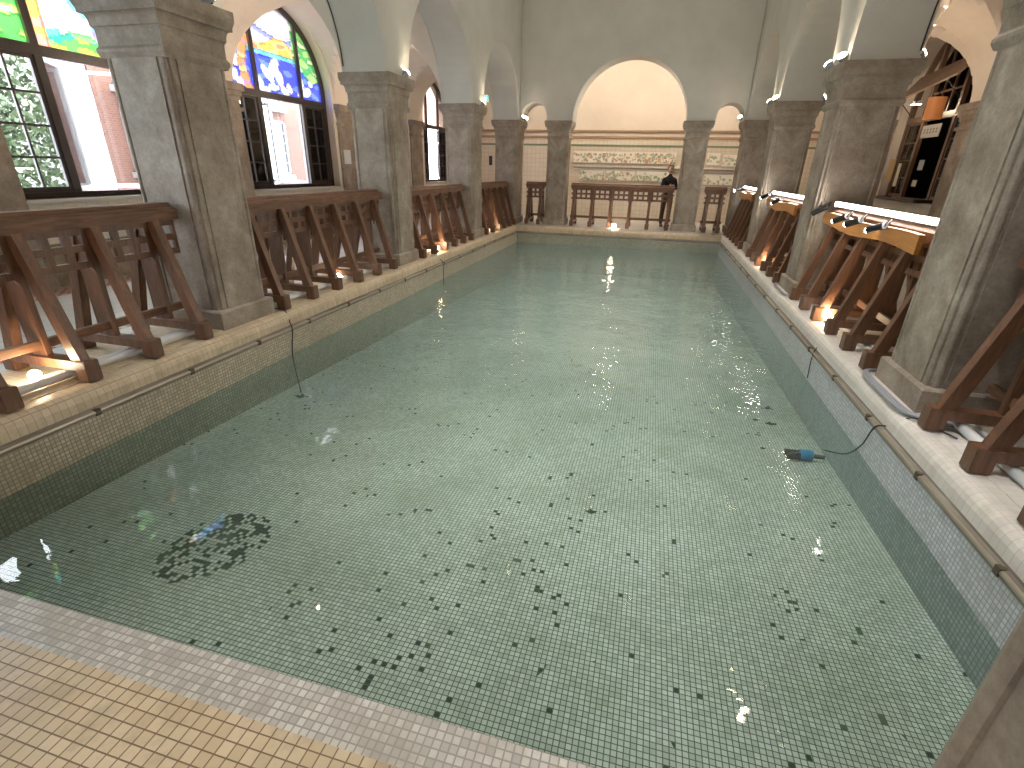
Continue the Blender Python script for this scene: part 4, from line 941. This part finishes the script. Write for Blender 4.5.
# ------------------------------------------------------------------ light
# daylight outside
wd = bpy.data.worlds.new('World'); bpy.context.scene.world = wd; wd.use_nodes = True
bg = wd.node_tree.nodes['Background']; bg.inputs[0].default_value = (.91,.90,1.0,1); bg.inputs[1].default_value = 16
sun = bpy.data.lights.new('sun', 'SUN'); sun.energy = 5; sun.color = (1,.95,.88); sun.angle = .03
so = bpy.data.objects.new('sun', sun); C.objects.link(so); so.rotation_euler = Vector((-.75,.35,-.75)).to_track_quat('-Z','Y').to_euler()
for a, c_ in BAYS:      # portals help sampling of the sky through the window openings
    d = bpy.data.lights.new('portal', 'AREA'); d.shape = 'RECTANGLE'; d.size = 3.3; d.size_y = 3.1; d.cycles.is_portal = True
    o = bpy.data.objects.new('window_portal', d); C.objects.link(o); o.location = (XO-.5, (a+c_)/2, 2.75); o.rotation_euler = (0, math.radians(-90), 0)
DL = 560
# added cove lights, out of view, wash the ceiling to brighten the hall
for sd in (0, 1):
    x = -.06 if sd == 0 else W+.06; sg = 1 if sd == 0 else -1
    t = empty('added_cove_light', (x, 7.0, 6.2)); tag(t, 'long added cove light high on the %s wall, above the photo frame' % ('left' if sd == 0 else 'right'), 'lamp', 'added cove lights out of view')
    b = MB(); b.box(-.10,.10,-6.8,6.8,-.06,-.04); b.box(.08*sg-.01,.08*sg+.01,-6.8,6.8,-.04,.05); b.build('trough', M['white_pl'], t)
    b = MB(); b.box(-.03,.03,-6.75,6.75,-.035,-.005); b.build('tube', M['tube'], t)
    add_light('AREA', (0,0,.03), 42, (.97,1,.98), (.08,13.4), (PI,0,0), t)
# added narrow ceiling downlights, out of view, brighten the pool floor
for i, (x, y, e) in enumerate(((2.0,1.0,DL*.35),(4.4,1.2,DL*1.15),(1.8,4.6,DL*.75),(4.5,4.6,DL),(1.4,9.0,DL*.8),(4.5,9.0,DL*.8),(2.9,12.6,DL*.6))):
    t = empty('downlight', (x, y, ZT-.10)); tag(t, 'added round ceiling downlight over the ' + ['near left','near right','left','right','far left','far right','far middle'][i] + ' part of the pool, unseen', 'lamp', 'added ceiling downlights out of view')
    b = MB(); b.tube([(0,0,0),(0,0,.10)], [.10,.10], 20); b.build('housing', M['white_pl'], t)
    b = MB(); b.tube([(0,0,-.012),(0,0,-.002)], .05, 16); b.build('lens', M['bulb_spot'], t)
    add_light('SPOT', (0,0,-.05), e, (1,.98,.94), .05, None, t, spot=math.radians(58))
# added lamps, hidden above the arches, brighten the end aisle
for (x, y, e) in ((.4,16.1,40),(2.9,16.1,75),(5.5,16.1,60)):
    t = empty('added_aisle_lamp', (x, y, 4.75)); tag(t, 'added round lamp hidden above the %s arch of the end aisle' % ('left' if x < 1 else 'middle' if x < 4 else 'right'), 'lamp', 'added lamps hidden in the end aisle')
    b = MB(); b.tube([(0,0,0),(0,0,.35)], .01, 6); b.build('cord', M['cable'], t)
    b = MB(); bm = bmesh.new(); bmesh.ops.create_uvsphere(bm, u_segments=16, v_segments=10, radius=.10); b.bm(bm, 0, True); b.build('globe', M['bulb'], t)
    add_light('POINT', (0,0,-.2), e, (1,.85,.70), .12, None, t)

# ------------------------------------------------------------------ camera
cam = bpy.data.cameras.new('camera'); co = bpy.data.objects.new('camera', cam); C.objects.link(co)
cam.sensor_width = 36; cam.lens = 497.9/1024*36; cam.clip_start = .02; cam.clip_end = 200
P_, Yw, R_ = math.radians(23.452), math.radians(-14.569), math.radians(1.376)
fwd = Vector((math.sin(Yw)*math.cos(P_), math.cos(Yw)*math.cos(P_), -math.sin(P_))); rt = Vector((math.cos(Yw), -math.sin(Yw), 0)); up = rt.cross(fwd)
r2 = rt*math.cos(R_)+up*math.sin(R_); u2 = -rt*math.sin(R_)+up*math.cos(R_)
mw = Matrix((( r2.x, u2.x, -fwd.x, 3.92), (r2.y, u2.y, -fwd.y, -.839), (r2.z, u2.z, -fwd.z, 1.6), (0,0,0,1)))
co.matrix_world = mw
sc = bpy.context.scene; sc.camera = co
sc.view_settings.view_transform = 'Standard'; sc.view_settings.look = 'None'; sc.view_settings.gamma = 1; sc.view_settings.exposure = 0.6; sc.view_settings.use_curve_mapping = False
cy = sc.cycles; cy.max_bounces = 7; cy.diffuse_bounces = 4; cy.glossy_bounces = 4; cy.transparent_max_bounces = 16; cy.transmission_bounces = 4; cy.volume_bounces = 0
cy.sample_clamp_indirect = 6; cy.caustics_reflective = False; cy.caustics_refractive = False; cy.use_denoising = True; cy.use_light_tree = True
